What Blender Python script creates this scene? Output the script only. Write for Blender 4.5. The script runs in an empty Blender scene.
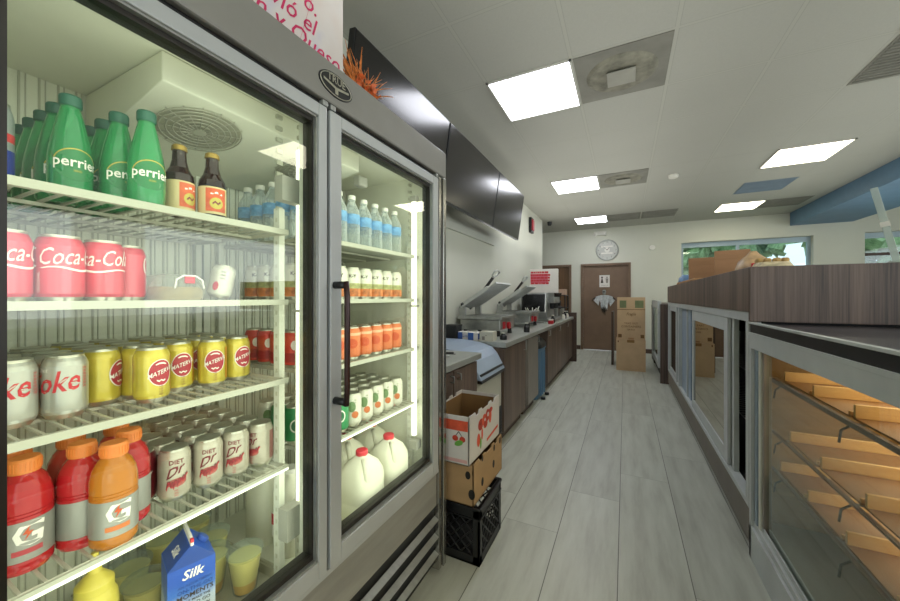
import bpy, math, random
from mathutils import Vector, Matrix
random.seed(7)
S = bpy.context.scene
COL = S.collection
PI = math.pi
COOL_W, UP_W = 4.6, 20
ORD = ['first', 'second', 'third', 'fourth', 'fifth', 'sixth', 'seventh', 'eighth', 'ninth', 'tenth', 'eleventh', 'twelfth']

# ------------------------------------------------------------------ materials
def lin(h):
    h = h.lstrip('#')
    out = []
    for i in (0, 2, 4):
        c = int(h[i:i + 2], 16) / 255
        out.append(c / 12.92 if c <= .04045 else ((c + .055) / 1.055) ** 2.4)
    return (*out, 1)

class NT:
    def __init__(s, name):
        s.m = bpy.data.materials.new(name)
        s.m.use_nodes = True
        s.t = s.m.node_tree
        s.t.nodes.clear()
        s.out = s.n('ShaderNodeOutputMaterial')
    def n(s, kind, **kw):
        n = s.t.nodes.new(kind)
        for k, v in kw.items(): setattr(n, k, v)
        return n
    def l(s, a, b): s.t.links.new(a, b)
    def put(s, sock, v):
        if hasattr(v, 'is_output') or isinstance(v, bpy.types.NodeSocket): s.l(v, sock)
        else: sock.default_value = v
    def math(s, op, a, b=0.0, c=None):
        n = s.n('ShaderNodeMath', operation=op)
        s.put(n.inputs[0], a); s.put(n.inputs[1], b)
        if c is not None: s.put(n.inputs[2], c)
        return n.outputs[0]
    def mix(s, f, a, b, mode='MIX'):
        n = s.n('ShaderNodeMix', data_type='RGBA', blend_type=mode)
        s.put(n.inputs[0], f); s.put(n.inputs[6], a); s.put(n.inputs[7], b)
        return n.outputs[2]
    def coord(s, which='Object', scale=(1, 1, 1)):
        c = s.n('ShaderNodeTexCoord'); m = s.n('ShaderNodeMapping')
        m.inputs['Scale'].default_value = scale
        s.l(c.outputs[which], m.inputs[0])
        return m.outputs[0]
    def noise(s, vec, scale=5, detail=3, rough=.5):
        n = s.n('ShaderNodeTexNoise')
        s.l(vec, n.inputs['Vector'])
        n.inputs['Scale'].default_value = scale; n.inputs['Detail'].default_value = detail; n.inputs['Roughness'].default_value = rough
        return n.outputs[0]
    def ramp(s, f, stops):
        n = s.n('ShaderNodeValToRGB')
        e = n.color_ramp.elements
        while len(e) < len(stops): e.new(.5)
        for i, (p, c) in enumerate(stops):
            e[i].position = p; e[i].color = c
        s.l(f, n.inputs[0])
        return n.outputs[0]
    def bsdf(s, col, rough=.5, metal=0, **kw):
        b = s.n('ShaderNodeBsdfPrincipled')
        s.put(b.inputs['Base Color'], col); s.put(b.inputs['Roughness'], rough); b.inputs['Metallic'].default_value = metal
        for k, v in kw.items(): s.put(b.inputs[k.replace('_', ' ')], v)
        s.l(b.outputs[0], s.out.inputs[0])
        return b

MATS = {}
def mat(name, col, rough=.5, metal=0, var=.08, scale=(6, 6, 6), **kw):
    if name in MATS: return MATS[name]
    t = NT(name)
    c = lin(col)
    f = t.noise(t.coord('Object', scale), 1.0, 4, .6)
    d = tuple(x * (1 - var * 1.6) for x in c[:3]) + (1,)
    b = tuple(min(1, x * (1 + var)) for x in c[:3]) + (1,)
    cc = t.ramp(f, [(.3, d), (.7, b)])
    t.bsdf(cc, rough, metal, **kw)
    MATS[name] = t.m
    return t.m

def emit(name, col, strength):
    t = NT(name)
    e = t.n('ShaderNodeEmission')
    n = t.noise(t.coord('Object', (3, 3, 3)), 1, 1)
    cc = t.mix(t.math('MULTIPLY', n, .12), lin(col), (1, 1, 1, 1))
    t.l(cc, e.inputs[0]); e.inputs[1].default_value = strength
    t.l(e.outputs[0], t.out.inputs[0])
    MATS[name] = t.m
    return t.m

def glass(name, tint='f2f7f2', base=.05, rough=.0, gcol=(1, 1, 1, 1), pw=4.0):
    t = NT(name)
    lw = t.n('ShaderNodeLayerWeight'); lw.inputs[0].default_value = .5
    f = t.math('POWER', lw.outputs['Facing'], pw)
    f = t.math('MULTIPLY_ADD', f, .85, base)
    tr = t.n('ShaderNodeBsdfTransparent'); tr.inputs[0].default_value = lin(tint)
    g = t.n('ShaderNodeBsdfGlossy'); g.inputs['Roughness'].default_value = rough; g.inputs[0].default_value = gcol
    mx = t.n('ShaderNodeMixShader')
    t.l(f, mx.inputs[0]); t.l(tr.outputs[0], mx.inputs[1]); t.l(g.outputs[0], mx.inputs[2]); t.l(mx.outputs[0], t.out.inputs[0])
    MATS[name] = t.m
    return t.m

def wood(name, dark, light, rough=.45, scale=(70, 70, 2.5), coord='Object'):
    t = NT(name)
    f = t.noise(t.coord(coord, scale), 1, 6, .65)
    g = t.noise(t.coord(coord, tuple(x * .12 for x in scale)), 1, 2)
    f = t.math('MULTIPLY_ADD', g, .5, t.math('MULTIPLY', f, .6))
    c = t.ramp(f, [(.38, lin(dark)), (.68, lin(light))])
    t.bsdf(c, rough)
    MATS[name] = t.m
    return t.m

# ------------------------------------------------------------------ mesh builder
class MB:
    def __init__(s):
        s.v = []; s.f = []; s.mi = []; s.sm = []; s.mats = []
    def idx(s, m):
        if m not in s.mats: s.mats.append(m)
        return s.mats.index(m)
    def add(s, vs, fs, m, smooth=False):
        o = len(s.v); k = s.idx(m)
        s.v += [tuple(v) for v in vs]
        for f in fs:
            s.f.append([i + o for i in f]); s.mi.append(k); s.sm.append(smooth)
        return s
    def box(s, a, b, m, rot=None, piv=None):
        x0, x1 = sorted((a[0], b[0])); y0, y1 = sorted((a[1], b[1])); z0, z1 = sorted((a[2], b[2]))
        vs = [Vector(p) for p in ((x0, y0, z0), (x1, y0, z0), (x1, y1, z0), (x0, y1, z0), (x0, y0, z1), (x1, y0, z1), (x1, y1, z1), (x0, y1, z1))]
        if rot is not None:
            c = Vector(piv) if piv else sum(vs, Vector()) / 8
            vs = [c + rot @ (v - c) for v in vs]
        return s.add(vs, [(0, 3, 2, 1), (4, 5, 6, 7), (0, 1, 5, 4), (1, 2, 6, 5), (2, 3, 7, 6), (3, 0, 4, 7)], m)
    def lathe(s, prof, m, c=(0, 0, 0), n=24, smooth=True, a0=0, a1=2 * PI):
        """prof: (r, z) or (r, z, material) going up"""
        full = abs(a1 - a0 - 2 * PI) < 1e-6
        nn = n if full else n + 1
        rings = []
        for p in prof:
            rings.append([(c[0] + p[0] * math.cos(a0 + (a1 - a0) * i / n), c[1] + p[0] * math.sin(a0 + (a1 - a0) * i / n), c[2] + p[1]) for i in range(nn)])
        for k in range(len(prof) - 1):
            mm = prof[k][2] if len(prof[k]) > 2 else m
            vs = rings[k] + rings[k + 1]
            fs = []
            for i in range(n):
                j = (i + 1) % nn
                fs.append((i, j, nn + j, nn + i))
            s.add(vs, fs, mm, smooth)
        if full:
            if prof[0][0] > 1e-4: s.add(rings[0], [tuple(reversed(range(nn)))], prof[0][2] if len(prof[0]) > 2 else m)
            if prof[-1][0] > 1e-4: s.add(rings[-1], [tuple(range(nn))], prof[-1][2] if len(prof[-1]) > 2 else m)
        return s
    def tube(s, pts, r, m, n=8, closed=False, r2=None):
        pts = [Vector(p) for p in pts]
        L = len(pts); rings = []
        up = None
        for i, p in enumerate(pts):
            a = pts[i - 1] if (i > 0 or closed) else p
            b = pts[(i + 1) % L] if (i < L - 1 or closed) else p
            d = (b - a).normalized()
            if up is None: up = Vector((0, 0, 1)) if abs(d.z) < .9 else Vector((1, 0, 0))
            side = d.cross(up)
            if side.length < 1e-4: side = d.cross(Vector((1, 0, 0)))
            side.normalize(); up = side.cross(d).normalized()
            rr = r if r2 is None else r + (r2 - r) * i / (L - 1)
            rings.append([p + rr * (math.cos(2 * PI * k / n) * side + math.sin(2 * PI * k / n) * up) for k in range(n)])
        vs = [v for g in rings for v in g]; fs = []
        for i in range(L if closed else L - 1):
            j = (i + 1) % L
            for k in range(n):
                q = (k + 1) % n
                fs.append((i * n + k, i * n + q, j * n + q, j * n + k))
        if not closed:
            fs.append(tuple(reversed(range(n)))); fs.append(tuple((L - 1) * n + k for k in range(n)))
        return s.add(vs, fs, m, True)
    def prism(s, poly, m, f, d0, d1):
        """poly of (a, b); f(a, b, d) -> point; extruded from d0 to d1"""
        n = len(poly)
        vs = [f(a, b, d0) for a, b in poly] + [f(a, b, d1) for a, b in poly]
        fs = [tuple(reversed(range(n))), tuple(range(n, 2 * n))] + [(i, (i + 1) % n, n + (i + 1) % n, n + i) for i in range(n)]
        return s.add(vs, fs, m)
    def text(s, txt, size, m, f, bold=0, shear=0, align='CENTER', sx=1.0):
        """flat lettering; f(u, v) -> point"""
        vs, fs = glyphs(txt, bold, shear, align)
        return s.add([f(x * size * sx, y * size) for x, y in vs], fs, m)
    def build(s, name, parent=None, world=True, bevel=0, seg=2, kind=None, label=None, subsurf=0, auto=False):
        me = bpy.data.meshes.new(name)
        me.from_pydata(s.v, [], s.f)
        for m in s.mats: me.materials.append(m)
        me.polygons.foreach_set('material_index', s.mi)
        me.polygons.foreach_set('use_smooth', s.sm)
        me.update()
        o = bpy.data.objects.new(name, me); COL.objects.link(o)
        if parent is not None:
            o.parent = parent
            if world: o.matrix_parent_inverse = wm(parent).inverted()
        if bevel:
            b = o.modifiers.new('bevel', 'BEVEL'); b.width = bevel; b.segments = seg; b.limit_method = 'ANGLE'; b.angle_limit = math.radians(40)
        if subsurf:
            b = o.modifiers.new('subsurf', 'SUBSURF'); b.levels = b.render_levels = subsurf
        if kind: o['kind'] = kind
        if label: o['label'] = label
        return o

def wm(o):
    m = Matrix.LocRotScale(o.location, o.rotation_euler, o.scale)
    return wm(o.parent) @ o.matrix_parent_inverse @ m if o.parent else m

GL = {}
def glyphs(txt, bold=0, shear=0, align='CENTER'):
    key = (txt, bold, shear, align)
    if key in GL: return GL[key]
    cu = bpy.data.curves.new('t', 'FONT')
    cu.body = txt; cu.size = 1; cu.shear = shear; cu.offset = bold; cu.resolution_u = 2; cu.align_x = align; cu.align_y = 'CENTER'
    o = bpy.data.objects.new('t', cu); COL.objects.link(o)
    dg = bpy.context.evaluated_depsgraph_get(); dg.update()
    me = o.evaluated_get(dg).to_mesh()
    vs = [(v.co.x, v.co.y) for v in me.vertices]; fs = [tuple(p.vertices) for p in me.polygons]
    o.evaluated_get(dg).to_mesh_clear()
    bpy.data.objects.remove(o); bpy.data.curves.remove(cu)
    GL[key] = (vs, fs)
    return GL[key]

def tag(o, label=None, cat=None, group=None, kind=None):
    if label: o['label'] = label
    if cat: o['category'] = cat
    if group: o['group'] = group
    if kind: o['kind'] = kind
    return o

def thing(name, label, cat, loc=(0, 0, 0), rz=0, group=None):
    o = bpy.data.objects.new(name, None); COL.objects.link(o)
    o.empty_display_size = .05
    o.location = loc; o.rotation_euler = (0, 0, rz)
    return tag(o, label, cat, group)

def kids(o): return [c for c in bpy.data.objects if c.parent == o]

class Proto:
    """a thing's first copy; later calls duplicate the thing with its parts and sub-parts"""
    def __init__(s, make): s.make = make; s.root = None; s.tree = None
    def place(s, loc, rz, label, group=None, tilt=None):
        if s.root is None:
            s.root = s.make(); r = s.root
            s.tree = [(c, [(g) for g in kids(c)]) for c in kids(r)]
        else:
            r = s.root.copy(); COL.objects.link(r)
            for c, gs in s.tree:
                k = c.copy(); COL.objects.link(k); k.parent = r
                for g in gs:
                    q = g.copy(); COL.objects.link(q); q.parent = k
        r.location = loc; r.rotation_euler = tilt if tilt else (0, 0, rz)
        r['label'] = label
        if group: r['group'] = group
        return r

def facing(x, y, extra=0):
    """angle of the local +x axis so that it points to the camera side of the aisle"""
    return math.atan2(-y, -x) + extra

# ------------------------------------------------------------------ shared materials
M_white = mat('white_enamel', 'cfd0c2', .45, var=.03)
M_liner = mat('cooler_liner', 'e0e0cf', .5, var=.04)
M_steel = mat('brushed_steel', 'a6a8a4', .34, .5, var=.08, scale=(4, 40, 40))
M_alu = mat('aluminium_frame', 'c2c8c8', .42, .1, var=.05)
M_silver = mat('silver_door_frame', 'babdbc', .4, .15, var=.06, scale=(30, 3, 3))
M_header = mat('grey_header', '8b8982', .5, .1, var=.04)
M_black = mat('black_plastic', '17181a', .4, var=.15)
M_gasket = mat('black_gasket', '2a2722', .45, var=.15)
M_dark = mat('dark_interior', '14110f', .6, var=.2)
M_lid = mat('can_aluminium', 'c8c6b6', .28, .8, var=.08, scale=(60, 60, 60))
M_cap = mat('cap_white', 'e4e2d8', .4, var=.03)
M_red = mat('bright_red', 'c2242f', .4, var=.08)
M_wire = mat('white_wire', 'b0af9f', .4, var=.03)
M_paper = mat('white_paper', 'ddd8d0', .7, var=.04)
M_ink = mat('dark_ink', '3c302a', .7, var=.1)
M_kraft = mat('kraft_cardboard', 'b08f66', .8, var=.07, scale=(3, 3, 12))
M_kraft2 = mat('brown_cardboard', 'ad8562', .8, var=.07, scale=(3, 3, 12))
M_kin = mat('cardboard_inside', '8f6d42', .85, var=.07)
M_brown = mat('brown_door_paint', '79624f', .5, var=.06)
M_trim = mat('brown_trim', '4b3a30', .5, var=.08)
W_veneer = wood('dark_veneer', '2a201d', '78645a', .42, (110, 110, 2))
W_cab = wood('cabinet_veneer', '4b3d36', '7b675a', .45, scale=(50, 50, 2))
M_steeltop = mat('steel_worktop', 'b4b7b1', .33, .35, var=.1, scale=(12, 3, 3))
G_door = glass('cooler_glass', 'eef4ee', .035)
G_case = glass('case_glass', 'f0f4ee', .03, gcol=(.9, .95, .92, 1), pw=5)
G_win = glass('window_glass', 'e3eeee', .05)
M_led = emit('led_tube', 'fff8e0', 3.0)
M_panel = emit('panel_diffuser', 'f4f6ff', 12.0)
M_panel_warm = emit('warm_panel_diffuser', 'fff6d8', 9.0)

# ------------------------------------------------------------------ camera
cd = bpy.data.cameras.new('camera'); cam = bpy.data.objects.new('camera', cd); COL.objects.link(cam)
cam.location = (0, 0, 1.3); cam.rotation_euler = (PI / 2, 0, math.atan(.5))
cd.sensor_width = 36; cd.lens = 14; cd.shift_y = -3.5 / 900; cd.clip_start = .02
S.camera = cam
S.view_settings.view_transform = 'Standard'
S.view_settings.look = 'None'
S.view_settings.exposure = 0.12
S.cycles.max_bounces = 10; S.cycles.diffuse_bounces = 5; S.cycles.glossy_bounces = 5; S.cycles.transparent_max_bounces = 24; S.cycles.transmission_bounces = 8
S.cycles.caustics_reflective = False; S.cycles.caustics_refractive = False
S.cycles.sample_clamp_indirect = 4.0

# ------------------------------------------------------------------ the setting
XL, XR, YB, YF, ZC = -1.62, 6.2, 9.25, -2.2, 2.97
def floor_mat():
    t = NT('pale_plank_floor')
    g = t.n('ShaderNodeNewGeometry'); sp = t.n('ShaderNodeSeparateXYZ'); t.l(g.outputs['Position'], sp.inputs[0])
    w, Lp = .303, 1.52
    u = t.math('DIVIDE', t.math('ADD', sp.outputs[0], .636 + .303 * 10), w)
    col = t.math('FLOOR', u)
    wn = t.n('ShaderNodeTexWhiteNoise', noise_dimensions='1D'); t.l(col, wn.inputs['W'])
    v = t.math('DIVIDE', t.math('ADD', sp.outputs[1], t.math('MULTIPLY', wn.outputs[0], Lp)), Lp)
    v = t.math('ADD', v, 10)
    row = t.math('FLOOR', v)
    cx = t.n('ShaderNodeCombineXYZ'); t.l(col, cx.inputs[0]); t.l(row, cx.inputs[1])
    w2 = t.n('ShaderNodeTexWhiteNoise', noise_dimensions='2D'); t.l(cx.outputs[0], w2.inputs['Vector'])
    fu = t.math('FRACT', u); fv = t.math('FRACT', v)
    eu = t.math('MULTIPLY', t.math('MINIMUM', fu, t.math('SUBTRACT', 1, fu)), w)
    ev = t.math('MULTIPLY', t.math('MINIMUM', fv, t.math('SUBTRACT', 1, fv)), Lp)
    seam_u = t.math('LESS_THAN', eu, .0022); seam_v = t.math('LESS_THAN', ev, .0016)
    seam = t.math('MAXIMUM', seam_u, t.math('MULTIPLY', seam_v, .6))
    off = t.n('ShaderNodeVectorMath', operation='MULTIPLY_ADD')
    t.l(cx.outputs[0], off.inputs[0]); off.inputs[1].default_value = (3.7, 9.1, 0); t.l(g.outputs['Position'], off.inputs[2])
    mp = t.n('ShaderNodeMapping'); mp.inputs['Scale'].default_value = (9, 1.1, 1); t.l(off.outputs[0], mp.inputs[0])
    gr = t.noise(mp.outputs[0], 1.6, 6, .62)
    mp2 = t.n('ShaderNodeMapping'); mp2.inputs['Scale'].default_value = (2.2, .8, 1); t.l(off.outputs[0], mp2.inputs[0])
    kn = t.noise(mp2.outputs[0], 1.5, 2, .5)
    c = t.ramp(gr, [(.25, lin('a9aa9f')), (.5, lin('c3c6ba')), (.75, lin('d2d5ca'))])
    c = t.mix(t.math('MULTIPLY', kn, .25), c, lin('a8aa9b'))
    tone = t.math('MULTIPLY_ADD', w2.outputs[0], .14, .90)
    cc = t.n('ShaderNodeCombineColor'); [t.l(tone, cc.inputs[i]) for i in range(3)]
    c = t.mix(1.0, c, cc.outputs[0], 'MULTIPLY')
    c = t.mix(seam, c, lin('6f7268'))
    t.bsdf(c, .38)
    return t.m
def wall_mat(name, col):
    t = NT(name)
    f = t.noise(t.coord('Object', (1, 1, 1)), 1.2, 3)
    c = lin(col)
    cc = t.ramp(f, [(.3, tuple(x * .94 for x in c[:3]) + (1,)), (.7, c)])
    fine = t.noise(t.coord('Object', (1, 1, 1)), 220, 2)
    bp = t.n('ShaderNodeBump'); bp.inputs['Strength'].default_value = .08; t.l(fine, bp.inputs['Height'])
    b = t.bsdf(cc, .7); t.l(bp.outputs[0], b.inputs['Normal'])
    return t.m
GX, GY, PX, PY = -.97, 2.57, .63, .655
def ceil_mat():
    t = NT('drop_ceiling_tiles')
    g = t.n('ShaderNodeNewGeometry'); sp = t.n('ShaderNodeSeparateXYZ'); t.l(g.outputs['Position'], sp.inputs[0])
    u = t.math('FRACT', t.math('DIVIDE', t.math('ADD', sp.outputs[0], -GX + PX * 20), PX))
    v = t.math('FRACT', t.math('DIVIDE', t.math('ADD', sp.outputs[1], -GY + PY * 20), PY))
    e = t.math('MULTIPLY', t.math('MINIMUM', u, t.math('SUBTRACT', 1, u)), PX)
    h = t.math('MULTIPLY', t.math('MINIMUM', v, t.math('SUBTRACT', 1, v)), PY)
    m = t.math('MINIMUM', e, h)
    bar = t.math('LESS_THAN', m, .011)
    edge = t.math('SUBTRACT', t.math('LESS_THAN', m, .0145), bar)
    n = t.noise(t.coord('Object', (1, 1, 1)), 90, 3)
    n2 = t.noise(t.coord('Object', (1, 1, 1)), .8, 2)
    c = t.ramp(t.math('MULTIPLY_ADD', n, .4, t.math('MULTIPLY', n2, .6)), [(.3, lin('aeaea5')), (.7, lin('b8b8af'))])
    c = t.mix(bar, c, lin('b6b6ac'))
    c = t.mix(t.math('MULTIPLY', edge, .35), c, lin('7d7d75'))
    t.bsdf(c, .8)
    return t.m
M_wall = wall_mat('painted_wall', 'd4d5c6')

mb = MB().box((XL - 3, YF, -.06), (XR, YB + .2, 0), floor_mat()); mb.build('floor', kind='structure')
mb = MB().box((XL - 3, YF, ZC), (XR, YB + .2, ZC + .06), ceil_mat()); mb.build('ceiling', kind='structure')
mb = MB().box((XL - .12, YF, 0), (XL, 7.77, ZC), M_wall); mb.build('wall_left', kind='structure')
mb = MB().box((XL - 1.8, 7.65, 0), (XL - .12, 7.77, ZC), M_wall)
mb.box((XL - 1.9, 7.65, 0), (XL - 1.8, YB + .2, ZC), M_wall); mb.build('wall_hallway', kind='structure')
# back wall with two window openings and two door openings
WZ0, WZ1 = .95, 2.5
W1, W2 = (1.12, 3.28), (3.98, 5.9)
D1, D2 = (-2.15, -1.26), (-.93, .068)
DZ = 2.06
mb = MB()
def wseg(x0, x1, z0, z1): mb.box((x0, YB, z0), (x1, YB + .2, z1), M_wall)
wseg(XL - 1.8, D1[0], 0, ZC); wseg(D1[0], D1[1], DZ, ZC); wseg(D1[1], D2[0], 0, ZC); wseg(D2[0], D2[1], DZ, ZC); wseg(D2[1], W1[0], 0, ZC)
for w in (W1, W2): wseg(w[0], w[1], 0, WZ0); wseg(w[0], w[1], WZ1, ZC)
wseg(W1[1], W2[0], 0, ZC); wseg(W2[1], XR, 0, ZC)
mb.build('wall_back', kind='structure')
# right wall and front wall: unseen openings added to let in sky light as fill
mb = MB()
mb.box((XR, YF, 0), (XR + .15, YB + .2, .6), M_wall); mb.box((XR, YF, 2.6), (XR + .15, YB + .2, ZC), M_wall)
for a, b in ((YF, -.8), (2.3, 3.2), (6.2, YB + .2)): mb.box((XR, a, .6), (XR + .15, b, 2.6), M_wall)
mb.build('wall_right', kind='structure')
mb = MB().box((XL - .12, YF - .15, 0), (XR + .15, YF, .25), M_wall).box((XL - .12, YF - .15, 2.6), (XR + .15, YF, ZC), M_wall)
for a, b in ((XL - .12, .2), (2.6, 3.2), (5.6, XR + .15)): mb.box((a, YF - .15, .25), (b, YF, 2.6), M_wall)
mb.build('wall_front', kind='structure')
# baseboards
MB().box((D1[1] + .06, YB - .015, 0), (D2[0] - .06, YB, .1), M_trim).box((D2[1] + .06, YB - .015, 0), (XR, YB, .1), M_trim).build('baseboard_back', kind='structure')
MB().box((XL, 1.6, 0), (XL + .015, 7.77, .1), M_trim).build('baseboard_left', kind='structure')
# windows of the back wall
M_winf = mat('window_frame_grey', '9fb0b8', .4, .3, var=.05)
def window(n, x0, x1, muls, tran):
    y = YB + .12
    mb = MB()
    t = .05
    mb.box((x0, y, WZ0), (x1, y + .06, WZ0 + t), M_winf).box((x0, y, WZ1 - .1), (x1, y + .06, WZ1), M_winf)
    for x in [x0 + t / 2] + muls + [x1 - t / 2]: mb.box((x - t / 2, y - .005, WZ0), (x + t / 2, y + .065, WZ1), M_winf)
    for z in tran: mb.box((x0, y, z - .025), (x1, y + .06, z + .025), M_trim)
    o = mb.build('window_%d' % n, kind='structure')
    MB().box((x0 + .02, y + .028, WZ0 + .02), (x1 - .02, y + .032, WZ1 - .05), G_win).build('pane', o)
    MB().box((x0, YB - .01, WZ0 - .03), (x1, YB + .12, WZ0), M_paper).build('sill', o)
window(1, *W1, [2.14], [])
window(2, *W2, [4.9], [2.1])
# doors
def door_frame(mb, x0, x1):
    mb.box((x0 - .055, YB - .025, 0), (x0, YB + .1, DZ + .055), M_brown).box((x1, YB - .025, 0), (x1 + .055, YB + .1, DZ + .055), M_brown)
    mb.box((x0, YB - .025, DZ), (x1, YB + .1, DZ + .055), M_brown)
mb = MB(); door_frame(mb, *D2)
d = mb.build('door_1', kind='structure', bevel=.004)
MB().box((D2[0], YB + .03, .01), (D2[1], YB + .075, DZ), M_brown).build('leaf', d)
k = MB().lathe([(0, 0), (.028, 0), (.03, .006), (.012, .012), (.012, .04), (.026, .05), (.03, .065), (.02, .08), (0, .082)], M_steel, n=16).build('knob', d, world=False)
k.matrix_parent_inverse = Matrix(); k.location = (-.02, YB + .03, .95); k.rotation_euler = (PI / 2, 0, 0)
W_open = wood('open_door_wood', '4a3520', '6a4d31', .5, scale=(30, 30, 2))
mb = MB(); door_frame(mb, *D1)
d = mb.build('door_2', kind='structure', bevel=.004)
mb = MB().box((D1[0], YB + .03, .01), (D1[1], YB + .075, DZ), W_open); mb.build('leaf', d)
# soffit hanging at the far right
M_blue = mat('blue_soffit_paint', '5d7f9c', .5, var=.06)
MB().prism([(2.93, 9.24), (2.93, 3.0), (3.95, 3.0), (3.82, 9.24)], M_blue, lambda a, b, d: (a, b, d), 2.715, ZC - .001).build('trim_1', kind='structure', bevel=.004)

# ceiling fixtures
M_pan = mat('grey_diffuser_pan', '848379', .6, var=.1)
M_plaque = mat('plaque_plate', '9b9a8f', .55, var=.06)
M_fixture = mat('fixture_rim', 'd5d5cc', .5, var=.03)
def cell(i, j): return GX + PX * i, GY + PY * j
def light_panel(i, j, m, label, fw=.6, fl=.62):
    x, y = cell(i, j)
    t = thing('ceiling_light', label, 'ceiling light', (x + PX / 2, y + PY / 2, ZC - .012), 0, 'square panel lights in the drop ceiling')
    mb = MB()
    for a, b in (((x, y), (x + PX, y + .014)), ((x, y + PY - .014), (x + PX, y + PY)), ((x, y), (x + .014, y + PY)), ((x + PX - .014, y), (x + PX, y + PY))):
        mb.box((*a, ZC - .012), (*b, ZC - .001), M_fixture)
    mb.build('frame', t)
    MB().box((x + .014, y + .014, ZC - .008), (x + PX - .014, y + PY - .014, ZC - .002), m).build('diffuser', t)
light_panel(0, 0, M_panel, 'bright square ceiling light beside the stained vent, nearest the black screens')
light_panel(0, 4, M_panel, 'bright square ceiling light between the nearest light and the far clock')
light_panel(0, 8, M_panel, 'small bright ceiling light above the far left doorway')
light_panel(4, -4, M_panel_warm, 'added warm square ceiling light behind the counter front, out of the frame')  # unseen panel continuing the light row, added to brighten the foreground
light_panel(4, 0, M_panel_warm, 'warm square ceiling light over the customer side, near the front')
light_panel(4, 4, M_panel_warm, 'warm white ceiling light over the counter, larger of the right pair')
light_panel(4, 8, M_panel_warm, 'warm white ceiling light close to the back window')
def vent(i, j, label, plaque=True, blue=False):
    x, y = cell(i, j)
    t = thing('ceiling_vent', label, 'ceiling vent', (x + PX / 2, y + PY / 2, ZC - .012), 0, 'grey air vents in the drop ceiling')
    m = mat('bluish_pan', '7f8f9c', .6, var=.06) if blue else M_pan
    mb = MB()
    cx, cy = x + PX / 2, y + PY / 2
    if plaque:
        mb.box((x + .012, y + .012, ZC - .006), (x + PX - .012, y + PY - .012, ZC - .001), m)
        mb.lathe([(.12, -.022), (.17, -.024), (.215, -.02), (.24, -.006)], mat('stained_ring', '858374', .7, var=.25, scale=(12, 12, 12)), (cx, cy, ZC), n=40)
        mb.build('pan', t)
        MB().box((cx - .095, cy - .095, ZC - .042), (cx + .095, cy + .095, ZC - .034), M_plaque).box((cx - .015, cy - .015, ZC - .034), (cx + .015, cy + .015, ZC - .004), M_plaque).build('plaque', t, bevel=.004)
    else:
        mb.box((x + .012, y + .012, ZC - .004), (x + PX - .012, y + PY - .012, ZC - .001), m)
        mb.build('pan', t)
        mb = MB()
        for k in range(14):
            yy = y + .05 + k * (PY - .1) / 13
            mb.box((x + .03, yy - .007, ZC - .012), (x + PX - .03, yy + .007, ZC - .005), m)
        mb.build('louvers', t)
vent(1, 0, 'stained square ceiling vent beside the nearest bright light')
vent(1, 4, 'square ceiling vent beside the second bright light of the row')
vent(1, 8, 'faint square vent beside the farthest bright light', False)
vent(2, 8, 'faint grey vent in front of the back wall, above the clock side', False)
vent(4, 1, 'dark grey return vent high over the counter, cut by the frame', False)
vent(4, 6, 'bluish grey ceiling panel between the two warm lights', False, True)
vent(5, 8, 'grey vent touching the farthest warm light, by the blue soffit', False)
sd = MB().lathe([(.02, -.045), (.05, -.042), (.062, -.03), (.065, -.002)], M_cap, (.59, 5.65, ZC), n=20).build('smoke_detector')
tag(sd, 'round white smoke detector on the ceiling tiles', 'smoke detector')
sd = MB().lathe([(.0, -.09), (.03, -.085), (.045, -.06), (.05, -.03), (.05, -.002)], M_black, (-1.5, 7.95, ZC), n=16).build('dome_camera')
tag(sd, 'tiny black dome camera on the ceiling near the left wall corner', 'camera')

# outside: pavement, trees, sky
M_grass = mat('outdoor_grass', '8d9a78', .9, var=.3)
MB().box((-6, YB + .5, -.2), (16, 26, -.1), M_grass).build('lawn', kind='structure')
def leaf_mat():
    t = NT('tree_leaves')
    f = t.noise(t.coord('Object', (1, 1, 1)), 3.5, 5, .7)
    c = t.ramp(f, [(.3, lin('56764c')), (.5, lin('98b683')), (.72, lin('d6e4c0'))])
    t.bsdf(c, .8)
    return t.m
M_leaf = leaf_mat()
M_bark = mat('bark', '5b4a3b', .9, var=.2)
def tree(x, y, h, r, label):
    t = thing('garden_tree', label, 'tree', (x, y, -.1), 0, 'trees outside the back windows')
    MB().tube([(x, y, -.1), (x + .1, y, h * .35), (x, y + .1, h * .6)], .14, M_bark, 8, r2=.07).build('trunk', t)
    mb = MB()
    rnd = random.Random(int(x * 100))
    for k in range(420):
        a = rnd.uniform(0, 2 * PI); b = math.acos(rnd.uniform(-1, 1)); q = r * rnd.uniform(.45, 1)
        c = Vector((x + q * math.sin(b) * math.cos(a), y + q * math.sin(b) * math.sin(a), h * .68 + q * .8 * math.cos(b)))
        n = Vector((rnd.uniform(-1, 1), rnd.uniform(-1, 1), rnd.uniform(-1, 1))).normalized()
        p = n.orthogonal().normalized(); s2 = n.cross(p); e = r * rnd.uniform(.12, .24)
        mb.add([c + p * e, c + s2 * e * .7, c - p * e, c - s2 * e * .7], [(0, 1, 2, 3)], M_leaf)
    mb.build('crown', t)
tree(1.8, 14.5, 4.2, 1.5, 'leafy tree seen through the window behind the stacked brown boxes')
tree(6.2, 13.5, 5.0, 2.0, 'broad green tree filling the clear right half of the window')
tree(11.0, 14.5, 4.6, 2.0, 'green tree seen through the window past the clear acrylic strip')
tree(4.3, 19.5, 6.5, 2.3, 'taller tree standing behind the other garden trees')

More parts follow.
